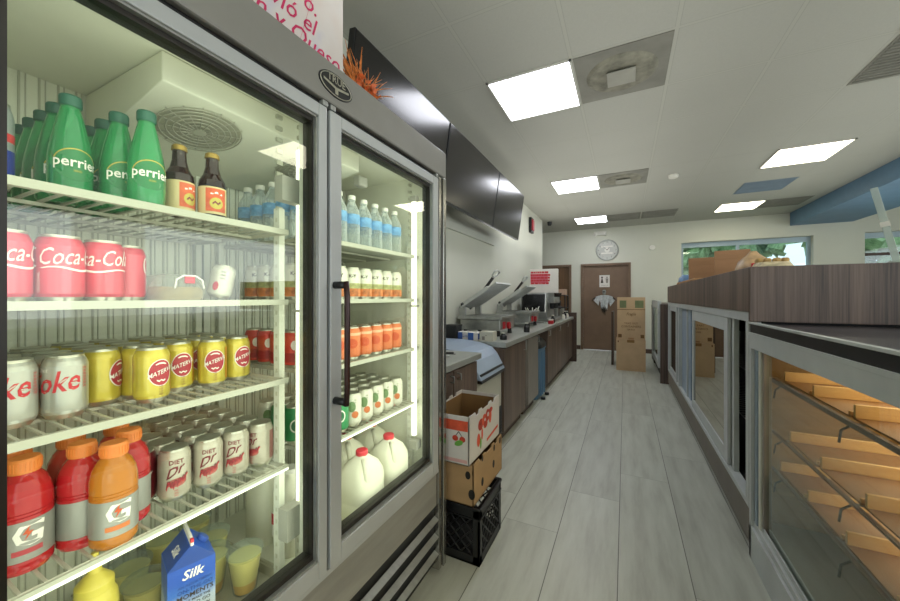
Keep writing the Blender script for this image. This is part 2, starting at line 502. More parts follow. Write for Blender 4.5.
# daylight and sky
w = bpy.data.worlds.new('sky'); S.world = w; w.use_nodes = True
nt = w.node_tree; bg = nt.nodes['Background']
sky = nt.nodes.new('ShaderNodeTexSky'); sky.sky_type = 'HOSEK_WILKIE'; sky.turbidity = 4; sky.ground_albedo = .4; sky.sun_direction = (.3, -.5, .8)
mx = nt.nodes.new('ShaderNodeMix'); mx.data_type = 'RGBA'; mx.inputs[0].default_value = .6
nt.links.new(sky.outputs[0], mx.inputs[6]); mx.inputs[7].default_value = (.85, .93, 1, 1)
nt.links.new(mx.outputs[2], bg.inputs[0]); bg.inputs[1].default_value = 2.6
# ================================================================== the glass door refrigerator
FX = -.765
fr = thing('refrigerator', 'tall silver two-door glass front refrigerator stocked with drinks, beside the fruit box stack', 'refrigerator', (-1.15, .735, 0))
mb = MB()
mb.box((-1.55, -.02, .06), (-1.36, 1.49, 1.98), M_white)
mb.box((-1.36, -.02, .06), (-.83, .035, 1.98), M_white).box((-1.36, 1.425, .06), (-.83, 1.49, 1.98), M_steel)
mb.box((-1.36, .035, 1.87), (-.83, 1.425, 1.98), M_white).box((-1.36, .035, .06), (-.83, 1.425, .455), M_white)
mb.build('cabinet', fr)
mb = MB()
mb.box((-1.36, .035, .455), (-1.355, 1.425, 1.87), M_liner).box((-1.355, .035, 1.865), (-.84, 1.425, 1.87), M_liner)
mb.box((-1.355, .035, .455), (-.84, 1.425, .46), M_liner).box((-1.355, .035, .46), (-.84, .04, 1.865), M_liner).box((-1.355, 1.42, .46), (-.84, 1.425, 1.865), M_liner)
M_rib = mat('liner_rib', 'b4b4a2', .5, var=.05)
k = .06
while k < 1.42:
    mb.box((-1.355, k, .46), (-1.351, k + .004, 1.865), M_rib); mb.box((-1.355, k + .012, .46), (-1.352, k + .014, 1.865), M_rib)
    k += .034
mb.build('liner', fr)
mb = MB().box((-.84, -.02, 1.864), (FX, 1.49, 1.985), M_header).box((-.835, -.02, 1.846), (-.78, 1.49, 1.864), M_black)
mb.build('header', fr, bevel=.006)
def yz(u, v): return (FX + .0035, .775 + u, 1.922 + v)
def ell(a, b, n=40): return [(a * math.cos(2 * PI * i / n), b * math.sin(2 * PI * i / n)) for i in range(n)]
mb = MB()
mb.prism(ell(.066, .034), M_black, lambda a, b, d: (FX + d, .775 + a, 1.922 + b), 0, .003)
ring = [(FX + .003, .775 + a, 1.922 + b) for a, b in ell(.061, .030)]
mb.tube(ring, .0014, M_lid, 6, True)
mb.text('TRUE', .030, M_lid, lambda u, v: (FX + .0038, .775 + u, 1.937 + v), .012, .0, sx=1.0)
mb.prism([(-.05, .004), (0, -.004), (.05, .004), (.05, -.002), (.006, -.010), (.006, -.024), (-.006, -.024), (-.006, -.010), (-.05, -.002)], M_lid, lambda a, b, d: (FX + d, .775 + a, 1.922 + b), .003, .004)
mb.build('badge', fr, label='black oval maker badge with silver ring')
mb = MB()
mb.box((-.84, -.02, .33), (-.785, 1.43, .485), mat('brushed_lower_panel', '9c9a92', .4, .2, var=.1, scale=(20, 3, 20)))
mb.box((-.84, -.02, .485), (-.775, 1.445, .503), M_silver)
mb.build('lower_panel', fr, bevel=.003)
mb = MB()
mb.box((-.83, 0, .05), (-.80, 1.43, .33), M_black)
for z in (.10, .18, .26): mb.box((-.80, .0, z), (-.775, 1.43, z + .013), M_steel, Matrix.Rotation(.5, 3, 'Y'))
mb.build('grille', fr)
mb = MB()
M_post = mat('polished_post', 'a8a6a0', .22, .9, var=.08, scale=(30, 30, 2))
mb.box((-.84, 1.43, .03), (-.772, 1.456, 1.862), M_post).box((-.84, 1.462, .03), (-.765, 1.49, 1.862), M_post).box((-.84, 1.456, .03), (-.79, 1.462, 1.855), M_black)
mb.build('corner_post', fr, bevel=.002)
mb = MB().box((-.86, .725, .46), (-.83, .765, 1.865), M_white); mb.box((-.83, .715, .505), (-.822, .79, 1.85), M_gasket)
mb.build('mullion', fr)
for yy in (.742, 1.377):
    mb = MB().box((-.883, yy - .009, .66), (-.865, yy + .009, 1.74), M_led)
    o = mb.build('light_tube', fr)
    clips = [((-.895, yy - .072, 1.575), (-.862, yy + .014, 1.645)), ((-.89, yy - .016, 1.255), (-.856, yy + .016, 1.262)), ((-.895, yy - .06, .60), (-.858, yy + .014, .69))]
    if yy > 1: clips = [((-.89, yy - .016, 1.255), (-.856, yy + .016, 1.262)), ((-.895, yy - .018, .60), (-.85, yy + .02, .64)), ((-.89, yy - .014, 1.74), (-.858, yy + .014, 1.765))]
    for ca, cb in clips: MB().box(ca, cb, M_plaque).build('tube_clip', o)
for yy in (.06, .70, .775, 1.405):
    mb = MB()
    for xx in (-.915, -1.34):
        mb.box((xx - .012, yy - .009, .46), (xx + .012, yy + .009, 1.86 if xx < -1 else 1.56), M_white)
        for q in range(40): mb.box((xx - .004, yy - .0095, .5 + q * .034), (xx + .004, yy + .0095, .512 + q * .034), M_rib)
    mb.build('pilaster', fr)
MB().box((-1.348, .715, .46), (-1.325, .735, 1.74), M_white).build('pilaster', fr)
# evaporator housing with round fan guards, sloping underside
mb = MB()
ev = [(-.943, 1.863), (-.943, 1.795), (-1.35, 1.715), (-1.35, 1.863)]
mb.prism(ev, M_liner, lambda a, b, d: (a, d, b), .42, 1.08)
o = mb.build('fan_housing', fr, bevel=.003)
sl = math.atan2(.08, .407)
RF = Matrix.Rotation(-sl, 4, 'Y')
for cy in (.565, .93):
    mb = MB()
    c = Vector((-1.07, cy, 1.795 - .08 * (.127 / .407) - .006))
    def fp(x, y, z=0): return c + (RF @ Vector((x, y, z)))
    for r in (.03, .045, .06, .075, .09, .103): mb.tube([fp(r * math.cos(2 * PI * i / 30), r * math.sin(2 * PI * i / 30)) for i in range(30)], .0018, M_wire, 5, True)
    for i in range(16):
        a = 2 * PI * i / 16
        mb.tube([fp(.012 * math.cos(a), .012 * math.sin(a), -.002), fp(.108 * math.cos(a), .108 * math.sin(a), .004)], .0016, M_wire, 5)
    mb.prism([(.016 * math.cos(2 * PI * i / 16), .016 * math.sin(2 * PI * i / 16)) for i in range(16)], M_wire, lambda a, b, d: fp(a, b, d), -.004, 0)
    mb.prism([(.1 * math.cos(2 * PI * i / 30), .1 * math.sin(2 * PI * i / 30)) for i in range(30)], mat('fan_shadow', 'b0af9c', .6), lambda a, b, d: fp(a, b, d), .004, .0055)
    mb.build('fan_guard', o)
mb = MB().box((-.975, 1.08, 1.745), (-.94, 1.13, 1.785), M_plaque); mb.build('thermostat', fr, bevel=.006)
for yy, a in ((.395, .5), (.515, .4)): MB().box((-.85, yy, 1.842), (-.837, yy + .05, 1.852), M_gasket, Matrix.Rotation(a, 3, 'Z')).build('hinge_arm', fr)
# wire shelves
SH = [1.49, 1.29, 1.065, .815]
def shelf(y0, y1, z):
    mb = MB()
    mb.box((-.876, y0, z - .012), (-.868, y1, z + .003), M_wire); mb.box((-.892, y0, z - .010), (-.886, y1, z - .004), M_wire)
    mb.box((-1.335, y0, z - .01), (-1.327, y1, z), M_wire)
    for x in (-1.03, -1.18): mb.box((x - .003, y0, z - .011), (x + .003, y1, z - .004), M_wire)
    for y in (y0, y1 - .006): mb.box((-1.33, y, z - .011), (-.87, y + .006, z), M_wire)
    n = int((y1 - y0) / .0285)
    for i in range(1, n):
        y = y0 + (y1 - y0) * i / n
        mb.box((-1.33, y - .0024, z - .0045), (-.87, y + .0024, z), M_wire)
    mb.build('wire_shelf', fr)
for z in SH: shelf(.05, .695, z); shelf(.785, 1.405, z)
# doors
def door(y0, y1, sl, sr, handle):
    z0, z1 = .507, 1.844
    s, dl, dr, dk = .036, sl + (.012 if handle else .018), sr + .010, .052
    mb = MB()
    for a, b in (((y0, z0), (y0 + sl, z1)), ((y1 - sr, z0), (y1, z1)), ((y0 + sl, z0), (y1 - sr, z0 + .05)), ((y0 + sl, z1 - s), (y1 - sr, z1))):
        mb.box((-.782, *a), (FX, *b), M_silver)
    o = mb.build('door', fr, bevel=.003)
    mb = MB()
    for a, b in (((y0 + .006, z0), (y0 + dl, z1)), ((y1 - dr, z0), (y1 - .006, z1)), ((y0 + dl, z0), (y1 - dr, z0 + .07)), ((y0 + dl, z1 - dk), (y1 - dr, z1))):
        mb.box((-.818, *a), (-.783, *b), M_gasket)
    for a, b in (((y0 + sl, z0 + .05), (y0 + sl + .005, z1 - s)), ((y1 - sr - .005, z0 + .05), (y1 - sr, z1 - s)), ((y0 + sl, z0 + .05), (y1 - sr, z0 + .056)), ((y0 + sl, z1 - s - .005), (y1 - sr, z1 - s))):
        mb.box((-.783, *a), (-.771, *b), M_steel)
    mb.build('gasket', o)
    MB().box((-.795, y0 + sl, z0 + .045), (-.791, y1 - sr, z1 - s), G_door).build('pane', o)
    if handle:
        yy = y0 + .018
        mb = MB()
        mb.tube([(-.722, yy, 1.345), (-.718, yy, 1.30), (-.718, yy, 1.03), (-.722, yy, .985)], .0085, mat('maroon_handle', '3a2422', .3, .3), 10)
        for z in (1.335, .995): mb.tube([(-.768, yy, z), (-.725, yy, z)], .011, M_black, 10)
        mb.build('handle', o, label='dark maroon bar handle')
door(.085, .742, .06, .03, False)
door(.754, 1.412, .045, .045, True)

for yy in (.725, .755, 1.39): MB().box((-.80, yy, 1.846), (-.764, yy + .02, 1.861), M_steel).build('hinge', fr, bevel=.002)
# ------------------------------------------------------------------ drink cans
CR, CH = .033, .122
def cyl_map(r, zc, ang, k=1.0):
    def f(u, v):
        a = ang + u / r
        return ((r + .0006) * math.cos(a), (r + .0006) * math.sin(a), zc + v)
    return f
def can_body(side, deco=None, r=CR, h=CH):
    mb = MB()
    s = h / .122; q = r / .033
    prof = [(.022 * q, .004 * s, M_lid), (.0245 * q, 0, M_lid), (.0265 * q, .003 * s, M_lid), (.031 * q, .010 * s, side), (r, .016 * s, side), (r, .102 * s, side), (.0305 * q, .110 * s, side), (.0275 * q, .1165 * s, M_lid), (.0268 * q, .119 * s, M_lid), (.0272 * q, .1215 * s, M_lid), (.0255 * q, .122 * s, M_lid)]
    mb.lathe(prof, side, n=28)
    if deco: deco(mb)
    return mb
def can_proto(name, side, deco, cat='soda can', r=CR, h=CH, tab=True):
    def make():
        t = thing(name, 'x', cat)
        can_body(side, deco, r, h).build('body', t)
        q = r / .033
        l = MB().lathe([(.0255 * q, h - .0002), (.0245 * q, h - .004), (0, h - .004)], M_lid, n=24).build('lid', t)
        if tab:
            mb = MB()
            mb.prism([(.011 * math.cos(a) * (1.25 if math.cos(a) > 0 else .7), .007 * math.sin(a)) for a in [2 * PI * i / 14 for i in range(14)]], M_lid, lambda a, b, d: (a, b, d), h - .0038, h - .0022)
            mb.build('pull_tab', l)
        return t
    return Proto(make)
# the printed side of every can faces local +x
def bands(mb, z0, z1, m, a0=-PI, a1=PI, r=CR):
    mb.lathe([(r + .0003, z0), (r + .0003, z1)], m, n=28, a0=a0, a1=a1)
def disc(mb, m, ru, rv, u0=0, zc=.06, r=CR, lift=.0006, n=32):
    vs = [((r + lift) * math.cos(u0 / r), (r + lift) * math.sin(u0 / r), zc)]
    for k in (.5, 1):
        for i in range(n):
            a = 2 * PI * i / n
            ang = (u0 + k * ru * math.cos(a)) / r
            vs.append(((r + lift) * math.cos(ang), (r + lift) * math.sin(ang), zc + k * rv * math.sin(a)))
    fs = [(0, 1 + i, 1 + (i + 1) % n) for i in range(n)] + [(1 + i, 1 + n + i, 1 + n + (i + 1) % n, 1 + (i + 1) % n) for i in range(n)]
    mb.add(vs, fs, m, True)
def stroke(mb, pts, m, r=CR, w=.0022, lift=.0008, zc=0, u0=0):
    """a ribbon on the cylinder"""
    vs = []
    for i, (u, v, k) in enumerate(pts):
        a = pts[max(0, i - 1)]; b = pts[min(len(pts) - 1, i + 1)]
        dx, dy = b[0] - a[0], b[1] - a[1]; L = math.hypot(dx, dy) or 1
        nx, ny = -dy / L, dx / L
        for sg in (-1, 1):
            uu = u + sg * nx * w * k + u0; vv = v + sg * ny * w * k + zc
            vs.append(((r + lift) * math.cos(uu / r), (r + lift) * math.sin(uu / r), vv))
    mb.add(vs, [(2 * i, 2 * i + 1, 2 * i + 3, 2 * i + 2) for i in range(len(pts) - 1)], m, True)
M_cola = mat('cola_red', 'd2344b', .3, .1, Coat_Weight=.7, Coat_Roughness=.08, var=.06, scale=(20, 20, 20))
M_ltr = mat('lettering_white', 'efe9e0', .5, var=.02)
M_dsil = mat('diet_silver', 'b9bab2', .3, .55, Coat_Weight=.7, Coat_Roughness=.08, var=.05, scale=(20, 20, 20))
M_dred = mat('diet_red', 'c9303c', .5, var=.05)
M_yel = mat('malt_yellow', 'cfbc48', .3, .3, Coat_Weight=.7, Coat_Roughness=.08, var=.08, scale=(20, 20, 20))
M_yor = mat('amber_panel', 'cf8a28', .35, .3, var=.08, scale=(30, 30, 30))
M_badge = mat('badge_red', 'b03845', .5, var=.08, scale=(60, 60, 60))
M_tan = mat('tan_silver', 'bdb5a4', .3, .25, Coat_Weight=.7, Coat_Roughness=.08, var=.08, scale=(20, 20, 20))
M_burg = mat('burgundy', '7c2a34', .5, var=.1)
M_maroon = mat('dark_maroon_can', '7a1f2a', .35, .2, var=.1)
def d_cola(mb):
    mb.text('Coca-Cola', .043, M_ltr, lambda u, v: cyl_map(CR, .083, 0)(u, v + .06 * u), .0, .35, sx=.62)
    stroke(mb, [(-.052 + .0104 * i, .061 + .003 * math.sin(i * .9), .35 + .5 * math.sin(PI * i / 10)) for i in range(11)], M_ltr)
    stroke(mb, [(-.062 + .007 * math.cos(a), 0.080 + .016 * math.sin(a), .8) for a in [PI * (.4 + 1.2 * i / 8) for i in range(9)]], M_ltr)
    mb.text('ORIGINAL', .008, M_ltr, lambda u, v: cyl_map(CR, .036, -1.7)(-v, u), .01)
def d_diet(mb):
    mb.text('Diet', .012, M_ltr, lambda u, v: cyl_map(CR, .096, -.2)(u, v), .0, .3)
    mb.text('Coke', .056, M_dred, lambda u, v: cyl_map(CR, .070, .1)(u, v + .08 * u), .014, .25, sx=.72)
    for k in range(7): mb.text('IIIII', .006, M_dred, lambda u, v, k=k: cyl_map(CR, .095 - k * .006, 1.75)(u, v))
def d_yel(mb):
    for u0 in (0, 3.1 * CR):
        disc(mb, M_ltr, .0235, .030, u0, .066); disc(mb, M_badge, .0215, .028, u0, .066, lift=.0009)
        f = lambda u, v, u0=u0: tuple(p * (1 + .0004 / CR) if i < 2 else p for i, p in enumerate(cyl_map(CR + .0008, .067, u0 / CR)(u, v + .35 * u)))
        mb.text('MATERVA', .0142, M_ltr, f, .012, .1, sx=.78)
        stroke(mb, [(-.008, .05, .6), (-.004, .047, .8), (0, .05, .6), (.004, .047, .8), (.008, .05, .6)], M_ltr, u0=u0, lift=.0012)
        stroke(mb, [(-.01, .084, .5), (-.004, .087, .8), (.004, .087, .8), (.01, .084, .5)], M_ltr, u0=u0, lift=.0012)
    mb.lathe([(CR + .0003, .018), (CR + .0003, .1)], M_yor, n=6, a0=.85, a1=1.3)
    for k in range(4): mb.text('LIIII', .005, M_burg, lambda u, v, k=k: cyl_map(CR, .036 - k * .006, 0)(u, v))
def d_tan(mb):
    mb.text('DIET', .014, M_burg, lambda u, v: cyl_map(CR, .094, 0)(u, v), .02)
    f = lambda u, v: cyl_map(CR + .0003, .064, 0)(u, v + .45 * u)
    disc(mb, mat('rose_shadow', 'b8645c', .5, var=.25, scale=(90, 90, 90)), .018, .010, .002, .046)
    mb.text('Dr', .030, M_burg, lambda u, v: f(u - .004, v + .010), .015, .3)
    mb.text('Pepper', .024, M_burg, lambda u, v: f(u, v - .014), .012, .3, sx=.62)
    mb.text('Pepper', .024, M_dred, lambda u, v: cyl_map(CR, .0625, 0)(u + .001, v - .0155 + .45 * u), .014, .3, sx=.62)
    for k in range(3): mb.text('IIIIII', .005, M_dred, lambda u, v, k=k: cyl_map(CR, .028 - k * .006, 0)(u, v))
    mb.lathe([(CR + .0003, .02), (CR + .0003, .1)], mat('rose_panel', '9c6a63', .5, .1), n=6, a0=1.5, a1=2.5)
def d_dp(mb):
    disc(mb, M_burg, .017, .02, 0, .066)
    mb.text('Dr Pepper', .012, M_ltr, lambda u, v: cyl_map(CR + .0006, .067, 0)(u, v + .2 * u), .015, .2)
P_cola = can_proto('soda_can', M_cola, d_cola)
P_diet = can_proto('soda_can', M_dsil, d_diet)
P_yel = can_proto('soda_can', M_yel, d_yel)
P_tan = can_proto('soda_can', M_tan, d_tan)
P_dp = can_proto('soda_can', M_maroon, d_dp)

def depth_word(r): return ['front row', 'second row', 'third row', 'fourth row', 'fifth row'][r]
# red cola cans, second shelf
SZ2, SZ3, SZ4, SZ1 = SH[1], SH[2], SH[3], SH[0]
for i, (x, y, a) in enumerate(((-.925, .188, .75), (-.93, .255, .85), (-.94, .318, -.35), (-.985, .372, 3.1))):
    P_cola.place((x, y, SZ2), facing(x, y, a), 'red cola can, front row of the second shelf, %s from the left' % ORD[i], 'red cola cans on the second shelf')
for i, (x, y) in enumerate(((-.992, .192), (-1.0, .275), (-1.06, .20), (-1.065, .285))):
    P_cola.place((x, y, SZ2), facing(x, y, .2), 'red cola can behind the front row of red cans, %s one there' % ORD[i], 'red cola cans on the second shelf')
# silver diet cans, third shelf
for r in range(4):
    for c, (x, y) in enumerate(((-.998, .212), (-.992, .279))):
        P_diet.place((x - .067 * r, y, SZ3), facing(x, y, -.75 - .1 * c), 'silver can with red lettering, third shelf, %s, %s column' % (depth_word(r), ORD[c]), 'silver diet cola cans on the third shelf')
ycol = [(-1.036, .347, 1.1), (-.963, .409, .5), (-1.02, .487, .35), (-.993, .556, .2), (-1.003, .629, .55)]
for c, (x, y, a) in enumerate(ycol):
    n = 5 if c == 1 else 4
    for r in range(n):
        if x - .067 * r < -1.3: continue
        P_yel.place((x - .067 * r, y + .002 * r, SZ3), facing(x, y, a if r != 1 or c != 1 else .9), 'yellow can with red badge, third shelf, %s yellow column, %s' % (ORD[c], depth_word(r)), 'yellow soda cans on the third shelf')
# tan diet cans, fourth shelf
tcol = [(-.98, .462, .1), (-.97, .533, .05), (-.962, .600, -.1), (-.952, .667, -.75)]
for c, (x, y, a) in enumerate(tcol):
    for r in range(5):
        P_tan.place((x - .067 * r, y + .002 * r, SZ4), facing(x, y, a), 'tan and burgundy can, fourth shelf, %s tan column, %s' % (ORD[c], depth_word(r)), 'tan diet soda cans on the fourth shelf')
P_dp.place((-1.03, .412, SZ4), facing(-1.03, .412), 'dark maroon soda can squeezed between the red sports bottle and tan cans', 'maroon soda cans')
P_dp.place((-1.10, .412, SZ4), facing(-1.03, .412), 'dark maroon soda can hidden behind the other maroon can', 'maroon soda cans')

# right hand compartment
def simple_deco(kind):
    def d(mb):
        if kind == 'peach':
            bands(mb, .012, .042, mat('peach_print', 'd8824a', .5, var=.35, scale=(50, 50, 50)))
            bands(mb, .042, .062, mat('green_print', 'b2b277', .5, var=.3, scale=(60, 60, 60)))
            mb.text('K-Y', .017, M_ink, lambda u, v: cyl_map(CR, .088, 0)(u, v), .03)
        elif kind == 'orange':
            bands(mb, .09, .1, mat('orange_pale', 'e8b18c', .5))
            disc(mb, mat('orange_deep', 'c8542a', .5), .02, .018, 0, .06)
        elif kind == 'garden':
            disc(mb, mat('green_leaf_print', '6f8a5a', .5, var=.2), .014, .02, -.006, .075)
            disc(mb, mat('orange_fruit_print', 'd2733a', .5, var=.2), .013, .013, .006, .045)
            for k in range(2): mb.text('IIII', .007, M_ink, lambda u, v, k=k: cyl_map(CR, .1 - k * .01, .2)(u, v))
        elif kind == 'green':
            disc(mb, M_ltr, .018, .022, 0, .06); disc(mb, mat('deep_green', '1c6a40', .5), .014, .017, 0, .06, lift=.0009)
        elif kind == 'red':
            bands(mb, .02, .05, mat('red_print_dark', 'a82a2c', .5)); disc(mb, M_ltr, .012, .016, 0, .075)
    return d
M_wcan = mat('white_can', 'd9d6c6', .35, .2, var=.04)
M_ocan = mat('orange_can', 'd9794a', .35, .2, var=.08)
M_gcan = mat('green_can', '2e8a52', .35, .2, var=.08)
M_rcan = mat('red_can', 'd04438', .35, .2, var=.08)
P_pe = can_proto('soda_can', M_wcan, simple_deco('peach'), tab=False)
P_or = can_proto('soda_can', M_ocan, simple_deco('orange'), tab=False)
P_ga = can_proto('soda_can', M_wcan, simple_deco('garden'))
P_gr = can_proto('soda_can', M_gcan, simple_deco('green'))
P_re = can_proto('soda_can', M_rcan, simple_deco('red'), tab=False)
RY = [.822 + .069 * k for k in range(8)]
for c, y in enumerate(RY):
    for r in range(5 if c == 0 else 2):
        x = -.935 - .067 * r
        P_pe.place((x, y, SZ2), facing(x, y, .1), 'white peach-banded can, second shelf, right cooler half, %s column, %s' % (ORD[c], depth_word(r)), 'white peach soda cans in the right cooler half')
    for r in range(5 if c == 0 else 2):
        x = -.935 - .067 * r
        p, nm = (P_re, 'red can') if c == 0 else (P_or, 'orange soda can')
        p.place((x, y, SZ3), facing(x, y, .1), '%s, third shelf, right cooler half, %s column, %s' % (nm, ORD[c], depth_word(r)), 'bright cans on the right third shelf')
    for r in range(4):
        x = -.93 - .067 * r
        g = (c == 0 and r in (1, 2)) or (c == 2 and r == 0)
        (P_gr if g else P_ga).place((x, y, SZ4), facing(x, y, .1), ('green can with white oval' if g else 'white can with leaf and orange print') + ', fourth shelf, right cooler half, %s column, %s' % (ORD[c], depth_word(r)), 'cans on the right fourth shelf')

# ------------------------------------------------------------------ bottles
def clear(name, col, rough=.08, tr=.75, ior=1.33):
    t = NT(name)
    f = t.noise(t.coord('Object', (20, 20, 20)), 1, 2)
    c = t.mix(t.math('MULTIPLY', f, .3), lin(col), tuple(x * .8 for x in lin(col)[:3]) + (1,))
    t.bsdf(c, rough, 0, Transmission_Weight=tr, IOR=ior, Coat_Weight=.6, Coat_Roughness=.05)
    return t.m
M_gglass = clear('green_bottle_plastic', '3cba70', .06, .6)
M_gcap = mat('dark_green_cap', '1d5a47', .45, var=.08)
M_glab = mat('green_label', '2d7a48', .5, var=.1)
M_gold = mat('gold_edge', 'b9a94f', .4, .3)
def mk_green():
    t = thing('water_bottle', 'x', 'bottle')
    r = .0315
    mb = MB().lathe([(.02, .004), (.026, 0), (r - .001, .006), (r, .02), (r, .072), (.0308, .085), (.0278, .107), (.0228, .135), (.0178, .16), (.0145, .174), (.0137, .18), (.0137, .19)], M_gglass, n=28)
    b = mb.build('bottle', t)
    MB().lathe([(.0155, .179), (.0165, .181), (.0165, .197), (.0150, .2005), (0, .2005)], M_gcap, n=20).build('cap', t)
    mb = MB()
    def yoval(m, ru, rv, lift): disc(mb, m, ru, rv, 0, .062, r=r, lift=lift)
    yoval(M_glab, .034, .030, .0004)
    stroke(mb, [(.034 * math.cos(q), .062 + .030 * math.sin(q), .5) for q in [PI * (.1 + .8 * i / 16) for i in range(17)]], M_gold, r=r)
    mb.text('perrier', .027, M_ltr, lambda u, v: cyl_map(r + .0004, .066, 0)(u, v), .015, 0, sx=.9)
    mb.text('IIIIIIII', .006, M_gold, lambda u, v: cyl_map(r + .0008, .05, 0)(u, v))
    mb.build('label', t)
    return t
P_green = Proto(mk_green)
for r in range(5):
    P_green.place((-.968 - .067 * r, .28, SZ1), facing(-.968, .28, .3 if r == 0 else .5), 'green sparkling water bottle, left column of the top shelf, ' + depth_word(r), 'green sparkling water bottles on the top shelf')
for r in range(3):
    P_green.place((-.968 - .068 * r, .353, SZ1), facing(-.968, .35, .45), 'green sparkling water bottle, middle column of the top shelf, ' + depth_word(r), 'green sparkling water bottles on the top shelf')
P_green.place((-.907, .376, SZ1), facing(-.907, .376, .3), 'green sparkling water bottle beside the brown malt bottles', 'green sparkling water bottles on the top shelf')
# slim silver blue can at the far left
def d_energy(mb):
    bands(mb, .015, .07, mat('energy_blue', '2b3f9c', .35, .3), r=.0265)
    bands(mb, .085, .1, mat('energy_red', 'cf3a3a', .4, .1), r=.0265)
P_en = can_proto('energy_drink_can', mat('energy_silver', 'bcc0c0', .3, .6), d_energy, 'energy drink can', .0265, .155)
P_en.place((-1.0, .190, SZ1), facing(-1.0, .19), 'slim silver and blue energy drink can left of the green bottles')
# malt bottles
M_malt = clear('brown_bottle_glass', '2a1008', .08, .35)
M_mlab = mat('cream_label', 'cdbb8a', .6, var=.05)
M_morg = mat('orange_label', 'cf5f3a', .6, var=.15, scale=(40, 40, 40))
def mk_malt():
    t = thing('malt_bottle', 'x', 'bottle')
    r = .0295
    MB().lathe([(.02, .003), (.026, 0), (r, .006), (r, .082), (.0275, .096), (.019, .112), (.0145, .13), (.0135, .15), (.0142, .158), (.0125, .160)], M_malt, n=26).build('bottle', t)
    MB().lathe([(.0145, .152), (.0160, .153), (.0148, .163), (.012, .166), (0, .166)], mat('gold_cap', 'a08540', .4, .5), n=20).build('cap', t)
    mb = MB().lathe([(r + .0005, .012), (r + .0005, .078)], M_mlab, n=28)
    mb.lathe([(r + .0009, .018), (r + .0009, .074)], M_morg, n=10, a0=-.75, a1=.75)
    disc(mb, M_gold, .014, .014, 0, .038, r=r, lift=.0013)
    stroke(mb, [(-.008, .036, .8), (-.003, .042, 1), (.003, .036, 1), (.008, .042, .8)], M_burg, r=r, lift=.0017)
    stroke(mb, [(-.012, .06, .8), (0, .064, 1), (.012, .06, .8)], M_ltr, r=r, lift=.0014)
    mb.build('label', t)
    return t
P_malt = Proto(mk_malt)
P_malt.place((-.938, .452, SZ1), facing(-.938, .452, .75), 'dark brown malt bottle touching the green bottles', 'brown malt bottles')
P_malt.place((-.92, .515, SZ1), facing(-.92, .515, .3), 'dark brown malt bottle with orange label standing nearer the white light tube', 'brown malt bottles')
# clear water bottles, top shelf behind the right door
def glassy(name, col, al, edge=.6):
    t = NT(name)
    lw = t.n('ShaderNodeLayerWeight'); lw.inputs[0].default_value = .5
    f = t.math('MULTIPLY_ADD', t.math('POWER', lw.outputs['Facing'], 2.0), edge, al)
    tr = t.n('ShaderNodeBsdfTransparent'); tr.inputs[0].default_value = lin('f4f8f8')
    b = t.n('ShaderNodeBsdfPrincipled'); b.inputs['Base Color'].default_value = lin(col); b.inputs['Roughness'].default_value = .15
    mx = t.n('ShaderNodeMixShader'); t.l(f, mx.inputs[0]); t.l(tr.outputs[0], mx.inputs[1]); t.l(b.outputs[0], mx.inputs[2]); t.l(mx.outputs[0], t.out.inputs[0])
    return t.m
M_clear = glassy('clear_bottle_plastic', 'e2e6e2', .22)
M_bluel = mat('blue_label', '72a2cc', .5, var=.25, scale=(50, 50, 50))
def mk_water():
    t = thing('water_bottle', 'x', 'bottle')
    r = .031
    MB().lathe([(.024, 0), (.03, .004), (r, .015), (r, .05), (.029, .055), (r, .06), (r, .125), (.027, .142), (.018, .16), (.0125, .172), (.0125, .185)], M_clear, n=20).build('bottle', t)
    MB().lathe([(.0145, .180), (.0145, .194), (.0135, .196), (0, .196)], M_cap, n=16).build('cap', t)
    MB().lathe([(r + .0004, .085), (r + .0004, .122)], M_bluel, n=24).build('label', t)
    return t
P_water = Proto(mk_water)
for c, y in enumerate(RY):
    for r in range(5 if c == 0 else 3):
        x = -.935 - .066 * r
        P_water.place((x, y - .03 if c == 0 else y, SZ1), 0, 'clear water bottle, top shelf, right cooler half, %s column, %s' % (ORD[c], depth_word(r)), 'clear water bottles on the right top shelf')
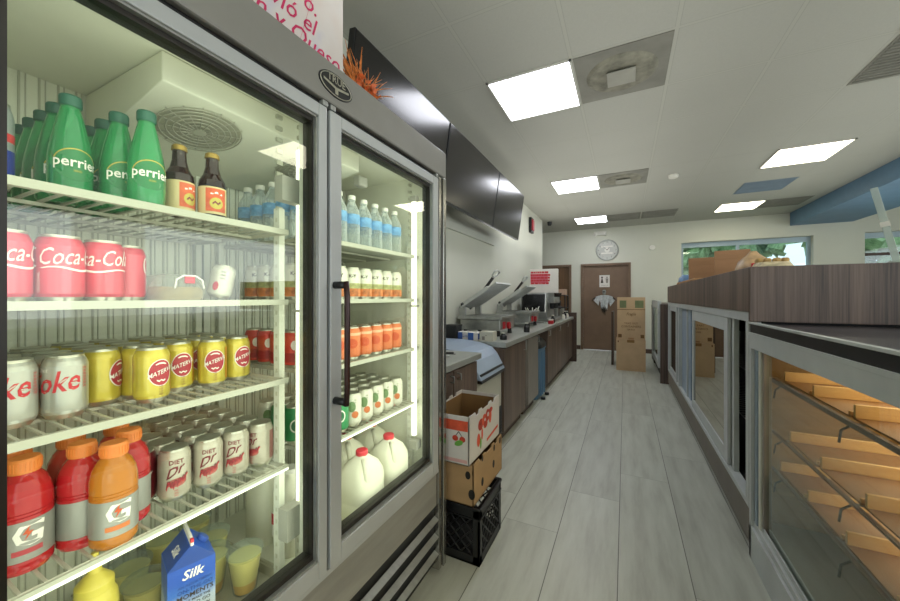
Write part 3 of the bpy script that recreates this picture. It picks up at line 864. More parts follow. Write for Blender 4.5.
# sports drink bottles
M_ocap = mat('orange_cap', 'e0813a', .45, var=.06)
M_rliq = clear('red_sports_drink', 'd8252f', .12, .35)
M_oliq = clear('orange_sports_drink', 'e08a2a', .12, .35)
M_slab = mat('silver_label', '9d9c96', .4, .4, var=.08, scale=(40, 40, 10))
def mk_sport(liq, lblm):
    def f():
        t = thing('sports_drink_bottle', 'x', 'bottle')
        r = .0365
        prof = [(.028, .003), (.032, 0), (r, .008), (r, .018), (.0355, .022), (r, .026), (r, .095), (.0345, .098), (r, .101), (.0345, .104), (r, .107), (.0365, .112), (.036, .128), (.033, .145), (.027, .159), (.0205, .168), (.0185, .172), (.0185, .178)]
        MB().lathe(prof, liq, n=30).build('bottle', t)
        mb = MB().lathe([(.0205, .1705), (.0212, .1725), (.0212, .192), (.0195, .196), (0, .196)], M_ocap, n=28)
        for i in range(26):
            a = 2 * PI * i / 26
            mb.box((.0208, -.0008, .175), (.0222, .0008, .19), M_ocap, Matrix.Rotation(a, 3, 'Z'), (0, 0, 0))
        mb.build('cap', t)
        mb = MB().lathe([(r + .0005, .024), (r + .0005, .093)], M_slab, n=30)
        mb.text('G', .056, M_ltr, lambda u, v: cyl_map(r + .0006, .0685, 0)(u, v), .02, .1, sx=1.0)
        f2 = cyl_map(r + .0010, .072, 0)
        mb.add([f2(*p) for p in ((.003, .013), (-.006, -.001), (0, -.001), (-.004, -.012), (.007, .003), (.001, .003))], [(0, 1, 2, 5), (2, 3, 4, 5)], mat('bolt_orange', 'd2582e', .5))
        mb.lathe([(r + .0009, .036), (r + .0009, .045)], lblm, n=8, a0=-.5, a1=.5)
        mb.build('label', t)
        return t
    return Proto(f)
P_sr = mk_sport(M_rliq, mat('label_red', 'b8404a', .5)); P_so = mk_sport(M_oliq, mat('label_orange', 'd0743a', .5))
g = 'sports drink bottles on the fourth shelf'
P_so.place((-.912, .325, SZ4), facing(-.912, .325, .15), 'orange sports drink bottle with orange cap standing in front of the red ones')
for x, y, a, l in ((-.972, .222, .1, 'red sports drink bottle with orange cap, leftmost and nearest the door'), (-.967, .296, .9, 'red sports drink bottle just left of the orange one, label turned away'),
                   (-.972, .371, -.5, 'red sports drink bottle between the orange bottle and the maroon can'), (-1.05, .228, .3, 'red sports drink bottle behind the leftmost red bottle'),
                   (-1.046, .303, .3, 'red sports drink bottle in the second row, behind the middle red bottle'), (-1.05, .378, .3, 'red sports drink bottle in the second row, beside the hidden maroon can')):
    P_sr.place((x, y, SZ4), facing(x, y, a), l, g)

# pastry clamshell and tilted cup on the second shelf
M_clam = glassy('clear_clamshell', 'd8d6c6', .15)
M_cake = mat('tan_pastry', 'b49a6a', .8, var=.2, scale=(30, 30, 30))
t = thing('pastry_clamshell', 'clear plastic clamshell holding a tan pastry beside the red cola cans', 'pastry box', (-.98, .46, SZ2))
def sup(a, b, n=28, p=.6): return [(a * math.copysign(abs(math.cos(q)) ** p, math.cos(q)), b * math.copysign(abs(math.sin(q)) ** p, math.sin(q))) for q in [2 * PI * i / n for i in range(n)]]
def loft(mb, secs, m, c=(0, 0, 0), p=.6, n=28, capb=True, capt=True):
    vs = []
    for a, b, z in secs: vs += [(c[0] + x, c[1] + y, c[2] + z) for x, y in sup(a, b, n, p)]
    fs = []
    for k in range(len(secs) - 1):
        for i in range(n):
            j = (i + 1) % n
            fs.append((k * n + i, k * n + j, (k + 1) * n + j, (k + 1) * n + i))
    mb.add(vs, fs, m, True)
    if capb: mb.add(vs[:n], [tuple(reversed(range(n)))], m)
    if capt: mb.add(vs[-n:], [tuple(range(n))], m)
loft(MB(), [(1, 1, 0), (1, 1, 1)], M_cake)
mb = MB(); loft(mb, [(.05, .045, .003), (.055, .05, .01), (.055, .05, .026), (.048, .044, .034)], M_cake, (-.98, .46, SZ2)); mb.build('pastry', t)
mb = MB(); loft(mb, [(.058, .053, .001), (.064, .058, .03), (.066, .06, .032), (.064, .058, .034), (.05, .046, .06), (.03, .03, .064)], M_clam, (-.98, .46, SZ2), p=.75); mb.build('cover', t)
mb = MB(); mb.tube([(-.915, .432, SZ2 + .03), (-.915, .435, SZ2 + .05), (-.915, .45, SZ2 + .06), (-.915, .475, SZ2 + .06), (-.915, .49, SZ2 + .05), (-.915, .493, SZ2 + .03)], .0022, M_cap, 6); mb.build('tape_strip', t)
mb = MB(); disc(mb, M_dred, .012, .008, 0, 0, r=.05); mb2 = MB()
mb2.box((-.918, .452, SZ2 + .042), (-.914, .474, SZ2 + .058), M_dred); mb2.build('sticker', t, bevel=.004)
def d_yog(mb):
    for k in range(3): mb.text('IIIIIII', .007, M_ink, lambda u, v, k=k: cyl_map(.029, .07 - k * .009, 0)(u, v))
    disc(mb, M_dred, .007, .012, -.012, .03, r=.029)
P_yog = can_proto('drink_can', M_wcan, d_yog, 'drink can', .029, .09)
yo = P_yog.place((-1.0, .575, SZ2 + .0085), 0, 'small white can with dark text tilted on the second shelf', tilt=(math.radians(-11), 0, -.52))

# ------------------------------------------------------------------ floor of the cooler
FZ = .46
M_tray = mat('steel_tray', 'b3b09c', .35, .5, var=.08)
mb = MB()
x0, x1, y0, y1 = -1.33, -.895, .39, .70
mb.box((x0, y0, FZ), (x1, y1, FZ + .006), M_tray)
for a, b in (((x0, y0), (x1, y0 + .008)), ((x0, y1 - .008), (x1, y1)), ((x0, y0), (x0 + .008, y1)), ((x1 - .008, y0), (x1, y1))): mb.box((*a, FZ), (*b, FZ + .035), M_tray)
mb.tube([(x0, y0, FZ + .036), (x1, y0, FZ + .036), (x1, y1, FZ + .036), (x0, y1, FZ + .036)], .006, M_tray, 8, True)
tag(mb.build('serving_tray', bevel=.002), 'shallow metal tray on the cooler floor holding the juice cups', 'tray')
M_cup = glassy('clear_cup_plastic', 'eceada', .04, .18)
M_juice = mat('pale_yellow_juice', 'e2cf7a', .3, var=.06)
M_juice2 = mat('orange_juice_bottom', 'd8a848', .3, var=.06)
def mk_cup():
    t = thing('juice_cup', 'x', 'cup')
    MB().lathe([(.028, 0), (.03, .001), (.044, .108), (.0465, .109), (.0465, .113), (.044, .1135)], M_cup, n=28).build('cup', t)
    MB().lathe([(.0268, .003, M_juice2), (.0305, .03, M_juice2), (.0305, .0301, M_juice), (.041, .097, M_juice), (0, .097, M_juice)], M_juice, n=28).build('juice', t)
    MB().lathe([(.047, .108), (.048, .112), (.046, .116), (.038, .116), (.036, .120), (0, .121)], M_cup, n=28).build('lid', t)
    return t
P_cup = Proto(mk_cup)
for x, y, l in ((-.97, .632, 'clear cup of pale yellow juice nearest the light tube'), (-1.13, .632, 'clear cup of yellow juice behind the nearest cup'), (-1.05, .585, 'clear cup of yellow juice partly behind the blue carton'),
                (-1.10, .452, 'clear cup of yellow juice left of the blue carton'), (-1.2, .462, 'clear cup of yellow juice behind the cup left of the carton'), (-1.25, .56, 'clear cup of yellow juice at the back of the tray'), (-1.26, .65, 'clear cup of yellow juice in the back corner of the tray')):
    P_cup.place((x, y, FZ + .007), 0, l, 'juice cups on the metal tray')
# carton
cx, cy, rz = -.972, .488, facing(-.972, .488, PI / 2 + .16)
t = thing('milk_carton', 'blue gable-top carton with white lettering among the juice cups', 'carton', (cx, cy, FZ + .007), rz)
def carton_mat():
    n = NT('blue_carton')
    c = n.n('ShaderNodeTexCoord'); sp = n.n('ShaderNodeSeparateXYZ'); n.l(c.outputs['Object'], sp.inputs[0])
    f = n.math('ADD', sp.outputs[2], n.math('MULTIPLY', n.noise(c.outputs['Object'], 30, 2), .02))
    col = n.ramp(f, [(.03, lin('dcdccf')), (.11, lin('b9c4d4')), (.14, lin('3f6fc0')), (.17, lin('1f4fae'))])
    n.bsdf(col, .4)
    return n.m
M_cart = carton_mat()
M_cblue = mat('dark_blue_print', '173f8f', .4, var=.05)
h = .047
mb = MB()
mb.box((-h, -h, 0), (h, h, .195), M_cart)
mb.add([(h, -h, .195), (h, h, .195), (-h, h, .195), (-h, -h, .195), (.004, -h, .237), (.004, h, .237), (-.004, h, .237), (-.004, -h, .237)],
       [(0, 1, 5, 4), (2, 3, 7, 6), (4, 5, 6, 7), (3, 0, 4, 7), (1, 2, 6, 5)], M_cart)
mb.box((-.003, -h, .236), (.003, h, .252), M_paper)
mb.build('carton_body', t, world=False)
mb = MB()
def ff(zc, x0=0): return lambda u, v: (x0 + u, -h - .0006, zc + v)
mb.text('Silk', .030, M_ltr, ff(.172), .02, .25)
for s, z, sz in (('AN ASSORTMENT', .148, .0085), ('ON-THE-GO', .136, .0125), ('MOMENTS', .122, .0155), ('THAT MAKE THE', .109, .008), ('WORLD GO', .098, .011), ('SWEET THAN', .086, .0095), ('WATER', .073, .013)):
    mb.text(s, sz, M_ink if z < .126 else M_cblue, ff(z, .006), .02)
mb.build('front_lettering', t, world=False)
def gp(sg):
    def f(u, v, d=.0006):
        base = Vector((sg * h, 0, .195)); up = Vector((sg * (.004 - h), 0, .042)).normalized(); nn = Vector((sg * .042, 0, h - .004)).normalized()
        return base + up * v + Vector((0, sg * u, 0)) + nn * d
    return f
mb = MB()
mb.add([(-h, -h - .0005, .195), (h, -h - .0005, .195), (.004, -h - .0005, .237), (-.004, -h - .0005, .237)], [(0, 1, 2, 3)], M_cblue)
gl = gp(-1)
mb.prism([(-.044, .002), (.044, .002), (.044, .058), (-.044, .058)], M_cblue, gl, .0002, .0006)
mb.text('Silk', .026, M_ltr, lambda u, v: gl(u + .006, v + .030, .0010), .02, .25)
mb.build('gable_print', t, world=False)
pr = [(.013 * math.cos(2 * PI * i / 20), .013 * math.sin(2 * PI * i / 20)) for i in range(20)]
gr = gp(1)
MB().prism(pr, mat('blue_cap', '2a4fa4', .4), lambda u, v, d: gr(u + .0, v + .030, d), 0, .012).build('spout_cap', t, world=False, bevel=.002)
MB().box((-.0032, -h - .0005, .245), (.0032, -h + .008, .2525), M_dred).build('fin_tip', t, world=False)
# yellow squeeze bottle
M_must = mat('mustard_yellow', 'c8b84a', .4, var=.04)
t = thing('squeeze_bottle', 'yellow squeeze bottle with cone nozzle at the left of the juice cups', 'bottle', (-1.0, .325, FZ))
MB().lathe([(.034, 0), (.038, .004), (.038, .19), (.036, .21), (.030, .222), (.028, .228)], M_must, n=28).build('bottle', t, world=False)
MB().lathe([(.031, .224), (.031, .24), (.028, .244), (.012, .262), (.0075, .29), (.006, .302), (0, .303)], M_must, n=24).build('nozzle_cap', t, world=False)
# milk jugs behind the right door
M_milk = mat('milk_white', 'dcdac6', .45, var=.03)
def mk_jug():
    t = thing('milk_jug', 'x', 'milk jug')
    mb = MB()
    loft(mb, [(.066, .072, .0), (.071, .079, .008), (.072, .080, .06), (.070, .078, .064), (.072, .080, .068), (.072, .080, .135), (.069, .076, .16), (.055, .060, .19), (.034, .036, .21), (.021, .021, .222), (.019, .019, .232)], M_milk, n=32)
    mb.tube([(.05, -.035, .13), (.062, -.045, .16), (.052, -.038, .195), (.028, -.02, .215)], .011, M_milk, 10)
    mb.build('jug', t)
    MB().lathe([(.0225, .222), (.0235, .224), (.0235, .238), (.021, .241), (0, .241)], M_dred, n=22).build('cap', t)
    return t
P_jug = Proto(mk_jug)
for x, y, l in ((-.925, 1.075, 'white milk jug with red cap, front row, nearest the door handle'), (-.925, 1.25, 'white milk jug with red cap, front row, nearest the far light tube'), (-1.09, 1.165, 'white milk jug with red cap, back row, between the front jugs'), (-1.09, 1.335, 'white milk jug with red cap, back row, far corner'), (-1.09, .985, 'white milk jug with red cap, back row, behind the door handle')):
    P_jug.place((x, y, FZ), 0, l, 'milk jugs on the cooler floor')
t = thing('milk_bottle', 'tall white bottle with red label beyond the juice tray', 'bottle', (-1.0, .81, FZ))
mb = MB(); loft(mb, [(.045, .045, 0), (.048, .048, .006), (.048, .048, .2), (.03, .03, .24), (.02, .02, .26)], M_milk, n=28, p=.7); mb.build('bottle', t, world=False)
mb = MB().lathe([(.022, .25), (.023, .252), (.023, .272), (0, .273)], M_cap, n=20); mb.build('cap', t, world=False)
mb = MB().box((-.03, -.0495, .06), (.03, -.0485, .14), M_paper).box((-.03, -.05, .1), (.03, -.0494, .135), M_dred).box((.0485, -.03, .06), (.0495, .03, .14), M_paper).box((.0494, -.03, .1), (.05, .03, .135), M_dred)
mb.build('label', t, world=False)
t = thing('milk_bottle', 'plain white plastic bottle behind the bottle with the red label', 'bottle', (-1.13, .815, FZ))
mb = MB(); loft(mb, [(.055, .055, 0), (.058, .058, .006), (.058, .058, .19), (.035, .035, .24), (.022, .022, .26)], M_milk, n=28, p=.7); mb.build('bottle', t, world=False)
mb = MB().lathe([(.024, .25), (.025, .252), (.025, .272), (0, .273)], M_cap, n=20); mb.build('cap', t, world=False)

# ------------------------------------------------------------------ on top of the refrigerator
M_pink = mat('hot_pink_lettering', 'd22a62', .6, var=.05)
def poster_mat():
    n = NT('poster_paper')
    f = n.noise(n.coord('Object', (1, 1, 1)), 5, 3)
    n.bsdf(n.ramp(f, [(.35, lin('d9cdc6')), (.5, lin('ddd6d2')), (.62, lin('c3bfd6')), (.75, lin('e0d9cf'))]), .7)
    return n.m
t = thing('paper_poster', 'white paper sign with hot pink cursive lettering on top of the refrigerator', 'poster', (-.782, .5, 1.985))
PXX = -.785
mb = MB().box((PXX - .0015, .05, 1.985), (PXX, .825, 2.62), poster_mat()); mb.build('sheet', t)
mb = MB()
def pp(yc, zc): return lambda u, v: (PXX + .0008, yc + u, zc + v)
mb.text('Pumpkin y Queso', .069, M_pink, pp(.808, 2.005), .006, .3, 'RIGHT', sx=.95)
mb.text('Volvió el', .069, M_pink, pp(.715, 2.058), .006, .3, 'RIGHT', sx=.95)
mb.text('o.', .069, M_pink, pp(.722, 2.115), .006, .3, 'RIGHT', sx=.95)
mb.build('lettering', t)
M_orn = mat('orange_tinsel', 'e0853a', .45, .1, var=.3, scale=(60, 60, 60))
t = thing('tinsel_spray', 'orange tinsel spray sprouting from the refrigerator top beside the poster', 'decoration', (-.80, .93, 1.985))
mb = MB(); rnd = random.Random(3)
for k in range(70):
    a = rnd.uniform(-1.0, 1.15); b = rnd.uniform(-.7, .5); L = rnd.uniform(.07, .15)
    by = rnd.uniform(.89, .97)
    p0 = Vector((-.80, by, 1.99)); d = Vector((math.sin(b) * .5, math.sin(a), math.cos(a))).normalized()
    pts = [p0 + d * L * q + Vector((0, .2 * math.sin(a), -.08)) * L * q * q for q in (0, .35, .7, 1)]
    mb.tube(pts, .003, M_orn, 5, r2=.0006)
mb.build('strands', t)
mb = MB()
for k in range(40):
    c = Vector((-.80 + rnd.uniform(-.025, .025), .95 + rnd.uniform(-.055, .06), 1.998 + rnd.uniform(0, .035)))
    n = Vector((rnd.uniform(-1, 1), rnd.uniform(-1, 1), rnd.uniform(-.2, 1))).normalized(); p = n.orthogonal().normalized() * .016; q = n.cross(p)
    mb.add([c + p, c + q * .6, c - p, c - q * .6], [(0, 1, 2, 3)], mat('orange_petal', 'ea7038', .5, var=.3, scale=(40, 40, 40)))
mb.build('blossom', t)

# added fill lamps facing into the cooler, unseen from the aisle
def lamp(n, loc, rot, sx, sy_, p, col):
    l = bpy.data.lights.new(n, 'AREA'); l.shape = 'RECTANGLE'; l.size = sx; l.size_y = sy_; l.energy = p; l.color = col
    o = bpy.data.objects.new(n, l); COL.objects.link(o); o.location = loc; o.rotation_euler = rot
for yy in (.39, 1.08): lamp('cooler_fill_lamp', (-.832, yy, 1.17), (0, PI / 2, 0), 1.25, .6, COOL_W, (1, .98, .86))
for yy in (.42, 1.1): lamp('cooler_floor_fill', (-.86, yy, .80), (0, math.radians(50), 0), .05, .55, .6, (1, .98, .88))  # added fill for the dim bottom of the cooler
# ================================================================== boxes and crate in the aisle
def crate():
    x0, x1, y0, y1, H = -.915, -.625, 1.567, 1.89, .28
    t = thing('milk_crate', 'black plastic milk crate with lattice sides at the bottom of the box stack', 'crate', ((x0 + x1) / 2, (y0 + y1) / 2, 0))
    mb = MB()
    mb.box((x0, y0, 0), (x1, y1, .012), M_black)
    for (a, b) in (((x0, y0), (x1, y0)), ((x0, y1), (x1, y1)), ((x0, y0), (x0, y1)), ((x1, y0), (x1, y1))):
        A = Vector((*a, 0)); B = Vector((*b, 0)); d = (B - A).normalized(); L = (B - A).length
        nn = Vector((-d.y, d.x, 0)); 
        cen = Vector(((x0 + x1) / 2, (y0 + y1) / 2, 0)); 
        if (cen - A).dot(nn) < 0: nn = -nn
        def P(u, v, w): return A + d * u + nn * w + Vector((0, 0, v))
        def slab(u0, u1, v0, v1, th=.012):
            mb.prism([(u0, v0), (u1, v0), (u1, v1), (u0, v1)], M_black, P, 0, th)
        slab(0, .035, 0, H); slab(L - .035, L, 0, H); slab(0, L, 0, .045); slab(0, L, H - .06, H - .0); 
        mb.prism([(0, H - .012), (L, H - .012), (L, H), (0, H)], M_black, P, -.006, .016)
        mb.prism([(0, H - .06), (L, H - .06), (L, H - .052), (0, H - .052)], M_black, P, -.004, .013)
        # diagonal lattice
        lo, hi = .045, H - .06
        k = -hi
        while k < L:
            for sg in (1, -1):
                u0 = k if sg > 0 else k + (hi - lo); u1 = k + (hi - lo) if sg > 0 else k
                v0, v1 = lo, hi
                # clip to the panel
                pts = []
                for q in (0, 1):
                    u = u0 + (u1 - u0) * q; v = v0 + (v1 - v0) * q
                    pts.append([u, v])
                def clip(p, o):
                    if p[0] < .03: s = (.03 - p[0]) / (o[0] - p[0]); return [.03, p[1] + s * (o[1] - p[1])]
                    if p[0] > L - .03: s = (p[0] - (L - .03)) / (p[0] - o[0]); return [L - .03, p[1] + s * (o[1] - p[1])]
                    return p
                if max(u0, u1) < .05 or min(u0, u1) > L - .05: continue
                p, q2 = clip(pts[0], pts[1]), clip(pts[1], pts[0])
                dx, dy = q2[0] - p[0], q2[1] - p[1]; l = math.hypot(dx, dy)
                if l < .02: continue
                ox, oy = -dy / l * .0035, dx / l * .0035
                mb.prism([(p[0] - ox, p[1] - oy), (q2[0] - ox, q2[1] - oy), (q2[0] + ox, q2[1] + oy), (p[0] + ox, p[1] + oy)], M_black, P, .003, .010)
            k += .058
    mb.build('shell', t, bevel=.0015)
crate()
def open_box(name, label, x0, x1, y0, y1, z0, z1, m, holes=(), notch=True, deco=None, rz=0):
    t = thing(name, label, 'cardboard box', ((x0 + x1) / 2, (y0 + y1) / 2, z0))
    th = .006
    def wall(poly, f, d0, d1, nm='side_panel'):
        mb = MB(); mb.prism(poly, m, f, d0, d1); return mb
    W, D, H = x1 - x0, y1 - y0, z1 - z0
    def notched(L): 
        if not notch: return [(0, 0), (L, 0), (L, H), (0, H)]
        return [(0, 0), (L, 0), (L, H), (L * .82, H), (L * .80, H - .018), (L * .72, H - .018), (L * .70, H), (L * .62, H), (L * .60, H - .012), (L * .40, H - .012), (L * .38, H), (L * .30, H), (L * .28, H - .018), (L * .20, H - .018), (L * .18, H), (0, H)]
    mb = MB()
    mb.prism(notched(D), m, lambda a, b, d: (x1 - th + d, y0 + a, z0 + b), 0, th)
    mb.prism(notched(D), m, lambda a, b, d: (x0 + d, y0 + a, z0 + b), 0, th)
    mb.prism([(0, 0), (W, 0), (W, H), (0, H)], m, lambda a, b, d: (x0 + a, y0 + d, z0 + b), 0, th)
    mb.prism([(0, 0), (W, 0), (W, H), (0, H)], m, lambda a, b, d: (x0 + a, y1 - th + d, z0 + b), 0, th)
    # corrugated brown lining
    for a, b in (((x0 + th, y0 + th), (x1 - th, y0 + th + .002)), ((x0 + th, y1 - th - .002), (x1 - th, y1 - th)), ((x0 + th, y0 + th), (x0 + th + .002, y1 - th)), ((x1 - th - .002, y0 + th), (x1 - th, y1 - th))):
        mb.box((*a, z0 + .005), (*b, z1 - .019), M_kin)
    mb.box((x0, y0, z0), (x1, y1, z0 + .006), M_kin)
    for (fx, a, b, r) in holes:
        pr = [(a + r * .7 * math.cos(2 * PI * i / 16), b + r * math.sin(2 * PI * i / 16)) for i in range(16)]
        if fx: mb.prism(pr, M_dark, lambda u, v, d: (x1 + d, y0 + u, z0 + v), 0, .0012)
        else: mb.prism(pr, M_dark, lambda u, v, d: (x0 + u, y0 - d, z0 + v), 0, .0012)
    mb.build('carton_walls', t, bevel=.0012)
    if deco:
        mb = MB(); deco(mb, x0, x1, y0, y1, z0, z1); mb.build('print', t)
    return t
open_box('cardboard_box', 'plain brown cardboard box with round holes between the black crate and the fruit box', -.915, -.656, 1.565, 2.0, .2805, .485, M_kraft, [(1, .12, .07, .022), (1, .29, .09, .022), (1, .30, .175, .018), (1, .40, .18, .018), (1, .12, .19, .016), (0, .25, .06, .025), (0, .23, .15, .02)])
M_fbox = mat('white_fruit_box', 'd8d3cd', .7, var=.03)
M_for = mat('fruit_orange', 'dd5a3c', .6, var=.1, scale=(30, 30, 30))
M_fred = mat('fruit_red', 'c4432e', .6, var=.3, scale=(40, 40, 40))
M_fgr = mat('fruit_leaf', '6fae4a', .6, var=.15)
def d_fruit(mb, x0, x1, y0, y1, z0, z1):
    def R(u, v, d=.0008): return (x1 + d, y0 + u, z0 + v)
    def F(u, v, d=.0008): return (x1 - u, y0 - d, z0 + v)
    def el(f, cu, cv, a, b, m, d=.0008, n=18, rot=0):
        c, s = math.cos(rot), math.sin(rot)
        mb.add([f(cu + a * math.cos(q) * c - b * math.sin(q) * s, cv + a * math.cos(q) * s + b * math.sin(q) * c, d) for q in [2 * PI * i / n for i in range(n)]], [tuple(range(n))], m)
    # near face: orange band, cherries and a leaf
    W = x1 - x0
    mb.add([F(0.006, .165), F(W - .01, .165), F(W - .01, .215), F(.006, .215)], [(0, 1, 2, 3)], M_for)
    for off in (.055, .2):
        el(F, off - .02, .125, .016, .014, M_fred, .0012); el(F, off + .018, .127, .016, .014, M_fred, .0012); el(F, off - .001, .105, .024, .013, M_fgr, .0014, rot=-.4)
        mb.add([F(off - .02, .138), F(off - .002, .162), F(off + .002, .162), F(off + .018, .138), F(off + .015, .138), F(off, .157), F(off - .016, .138)], [(0, 1, 6), (1, 2, 5, 6), (2, 3, 4, 5)], M_ink)
    mb.add([F(.01, .012), F(W - .01, .012), F(W - .01, .028), F(.01, .028)], [(0, 1, 2, 3)], mat('pale_pink_print', 'd9aaa4', .7))
    # long face: cluster of fruit, orange peppers and a pink line of lettering
    for cu, cv, a, b, m in ((.15, .155, .035, .03, M_fred), (.2, .165, .03, .03, M_for), (.25, .175, .032, .032, M_fred), (.29, .16, .022, .04, M_for), (.22, .135, .03, .02, M_fred), (.30, .19, .03, .014, M_fred), (.12, .085, .022, .034, M_for), (.15, .06, .012, .03, M_fgr), (.17, .1, .012, .03, M_for)):
        el(R, cu, cv, a, b, m, .0008 + .0001 * cu * 10)
    el(R, .25, .18, .014, .012, M_fbox, .004); el(R, .205, .165, .01, .008, M_fbox, .004)
    mb.prism([(.24, .035), (.42, .055), (.42, .07), (.24, .05)], M_for, R, .0002, .001)
open_box('fruit_box', 'open white fruit box with red fruit print on top of the box stack', -.915, -.668, 1.54, 1.99, .4855, .722, M_fbox, [], True, d_fruit)

# ================================================================== left counters
CX, CT = -.95, .9
def cab_door(mb_, x, y0, y1, z0, z1): pass
def handle_bar(parent, x, y, z, L=.1, vert=True):
    mb = MB()
    d = Vector((0, 0, 1)) if vert else Vector((0, 1, 0))
    a = Vector((x + .028, y, z)) - d * L / 2; b = Vector((x + .028, y, z)) + d * L / 2
    mb.tube([a - Vector((.026, 0, 0)), a, b, b - Vector((.026, 0, 0))], .005, M_steel, 8)
    mb.build('handle', parent)
t = thing('base_cabinet', 'short wood veneer cabinet beside the refrigerator under the small steel counter', 'cabinet', (-1.28, 1.95, 0))
MB().box((-1.6, 1.56, .1), (CX - .02, 2.34, CT - .04), W_cab).box((-1.6, 1.56, 0), (CX - .08, 2.34, .1), M_trim).build('carcass', t, bevel=.003)
for a, b, hy in ((1.565, 1.945, 1.90), (1.955, 2.335, 2.0)):
    d = MB().box((CX - .02, a, .12), (CX, b, CT - .06), W_cab).build('door', t, bevel=.003)
    handle_bar(d, CX, hy, .80, .035)
wt = MB().box((-1.61, 1.55, CT - .04), (-.92, 2.35, CT), M_steeltop).build('worktop', bevel=.004)
tag(wt, 'short stainless steel countertop beside the refrigerator', 'countertop')
# ice bin with sloped lid
M_bin = mat('ice_bin_white', 'c3c3b8', .5, var=.04)
M_pblue = mat('pale_blue_lid', 'a3b3c8', .3, var=.04)
t = thing('ice_bin', 'white ice bin with pale blue sloping lid between the two counters', 'ice bin', (-1.25, 2.65, 0))
y0, y1 = 2.37, 2.93
pf = lambda a, b, d: (a, d, b)
MB().prism([(-1.6, .08), (-.965, .08), (-.965, .66), (-1.02, .72), (-1.12, .84), (-1.6, .88)], M_bin, pf, y0, y1).build('body', t, bevel=.006)
mb = MB().prism([(-.932, .682), (-.937, .70), (-1.0, .815), (-1.05, .865), (-1.14, .893), (-1.30, .915), (-1.59, .915), (-1.59, .895), (-1.30, .895), (-1.14, .873), (-1.06, .85), (-1.015, .80), (-.96, .68)], M_pblue, pf, y0 + .004, y1 - .004); l = mb.build('lid', t, bevel=.004)
mb = MB().prism([(-.93, .665), (-.928, .688), (-.962, .688), (-.962, .665)], M_black, pf, y0 + .002, y1 - .002)
mb.prism([(-.938, .715), (-.944, .728), (-.956, .728), (-.956, .715)], M_black, pf, y0 + .02, y1 - .02); mb.build('lid_edge', l)
mb = MB().box((-.968, y0 + .01, .09), (-.958, y1 - .01, .36), M_black)
for k in range(9): mb.box((-.958, y0 + .02, .11 + k * .027), (-.95, y1 - .02, .12 + k * .027), M_black)
mb.build('louver', t)
for yy in (y0 + .03, y1 - .03):
    for xx in (-1.55, -1.0): MB().lathe([(.02, 0), (.018, .01), (.014, .08)], M_black, (xx, yy, 0), n=12).build('foot', t)
# long counter
t = thing('base_cabinet', 'first wood veneer cabinet past the ice bin, nearest the white bin', 'cabinet', (-1.28, 3.33, 0))
MB().box((-1.6, 2.96, .1), (CX - .02, 3.72, CT - .05), W_cab).box((-1.6, 2.96, 0), (CX - .06, 3.72, .1), M_trim).build('carcass', t, bevel=.003)
d = MB().box((CX - .02, 2.965, .11), (CX, 3.70, CT - .06), W_cab).build('door', t, bevel=.003); handle_bar(d, CX, 3.62, .8)
M_grey = mat('grey_panel', '8b847c', .5, var=.05)
t = thing('base_cabinet', 'narrow grey panel cabinet left of the blue trash bin', 'cabinet', (-1.28, 4.06, 0))
MB().box((-1.6, 3.82, .1), (CX - .02, 4.32, CT - .05), M_grey).box((-1.6, 3.82, 0), (CX - .06, 4.32, .1), M_trim).build('carcass', t, bevel=.003)
d = MB().box((CX - .02, 3.825, .11), (CX, 4.315, CT - .06), M_grey).build('door', t, bevel=.003); handle_bar(d, CX, 4.24, .8, .07)
t = thing('base_cabinet', 'long wood veneer cabinet with three doors beyond the blue trash bin', 'cabinet', (-1.28, 6.15, 0))
MB().box((-1.6, 4.9, .1), (CX - .02, 7.42, CT - .05), W_cab).box((-1.6, 4.9, 0), (CX - .06, 7.42, .1), M_trim).build('carcass', t, bevel=.003)
for k in range(3):
    a = 4.905 + k * .838
    d = MB().box((CX - .02, a, .11), (CX, a + .83, CT - .06), W_cab).build('door', t, bevel=.003)
    handle_bar(d, CX, a + .06, .8, .07)
wt = MB().box((-1.61, 2.95, CT - .045), (-.925, 7.42, CT), M_steeltop).build('worktop', bevel=.004)
tag(wt, 'long stainless steel countertop holding the panini presses along the left wall', 'countertop')
ep = MB().box((-1.61, 7.43, 0), (-.875, 7.5, .985), M_trim).build('end_panel', bevel=.003)
tag(ep, 'dark brown panel closing the far end of the long counter', 'panel')
# blue trash bin in the open bay
t = thing('trash_bin', 'blue trash bin with dark lid in the open bay of the long counter', 'trash bin', (-1.2, 4.62, 0))
M_bbin = mat('blue_bin', '5f87a6', .45, var=.06)
mb = MB(); loft(mb, [(.2, .2, .0), (.22, .22, .02), (.235, .235, .62), (.245, .245, .63), (.245, .245, .65)], M_bbin, (-1.19, 4.62, 0), p=.35); 
for k in (-.1, 0, .1): mb.box((-.972, 4.62 + k - .012, .04), (-.95, 4.62 + k + .012, .6), M_bbin)
mb.build('bucket', t)
mb = MB(); loft(mb, [(.25, .25, .65), (.25, .25, .69), (.2, .2, .75), (.12, .12, .77)], M_black, (-1.19, 4.62, 0), p=.4); mb.build('lid', t)
for yy in (4.5, 4.74): MB().lathe([(.0, 0), (.03, .002), (.03, .03), (0, .032)], M_black, (-.93, yy, 0), n=12).build('caster', t)

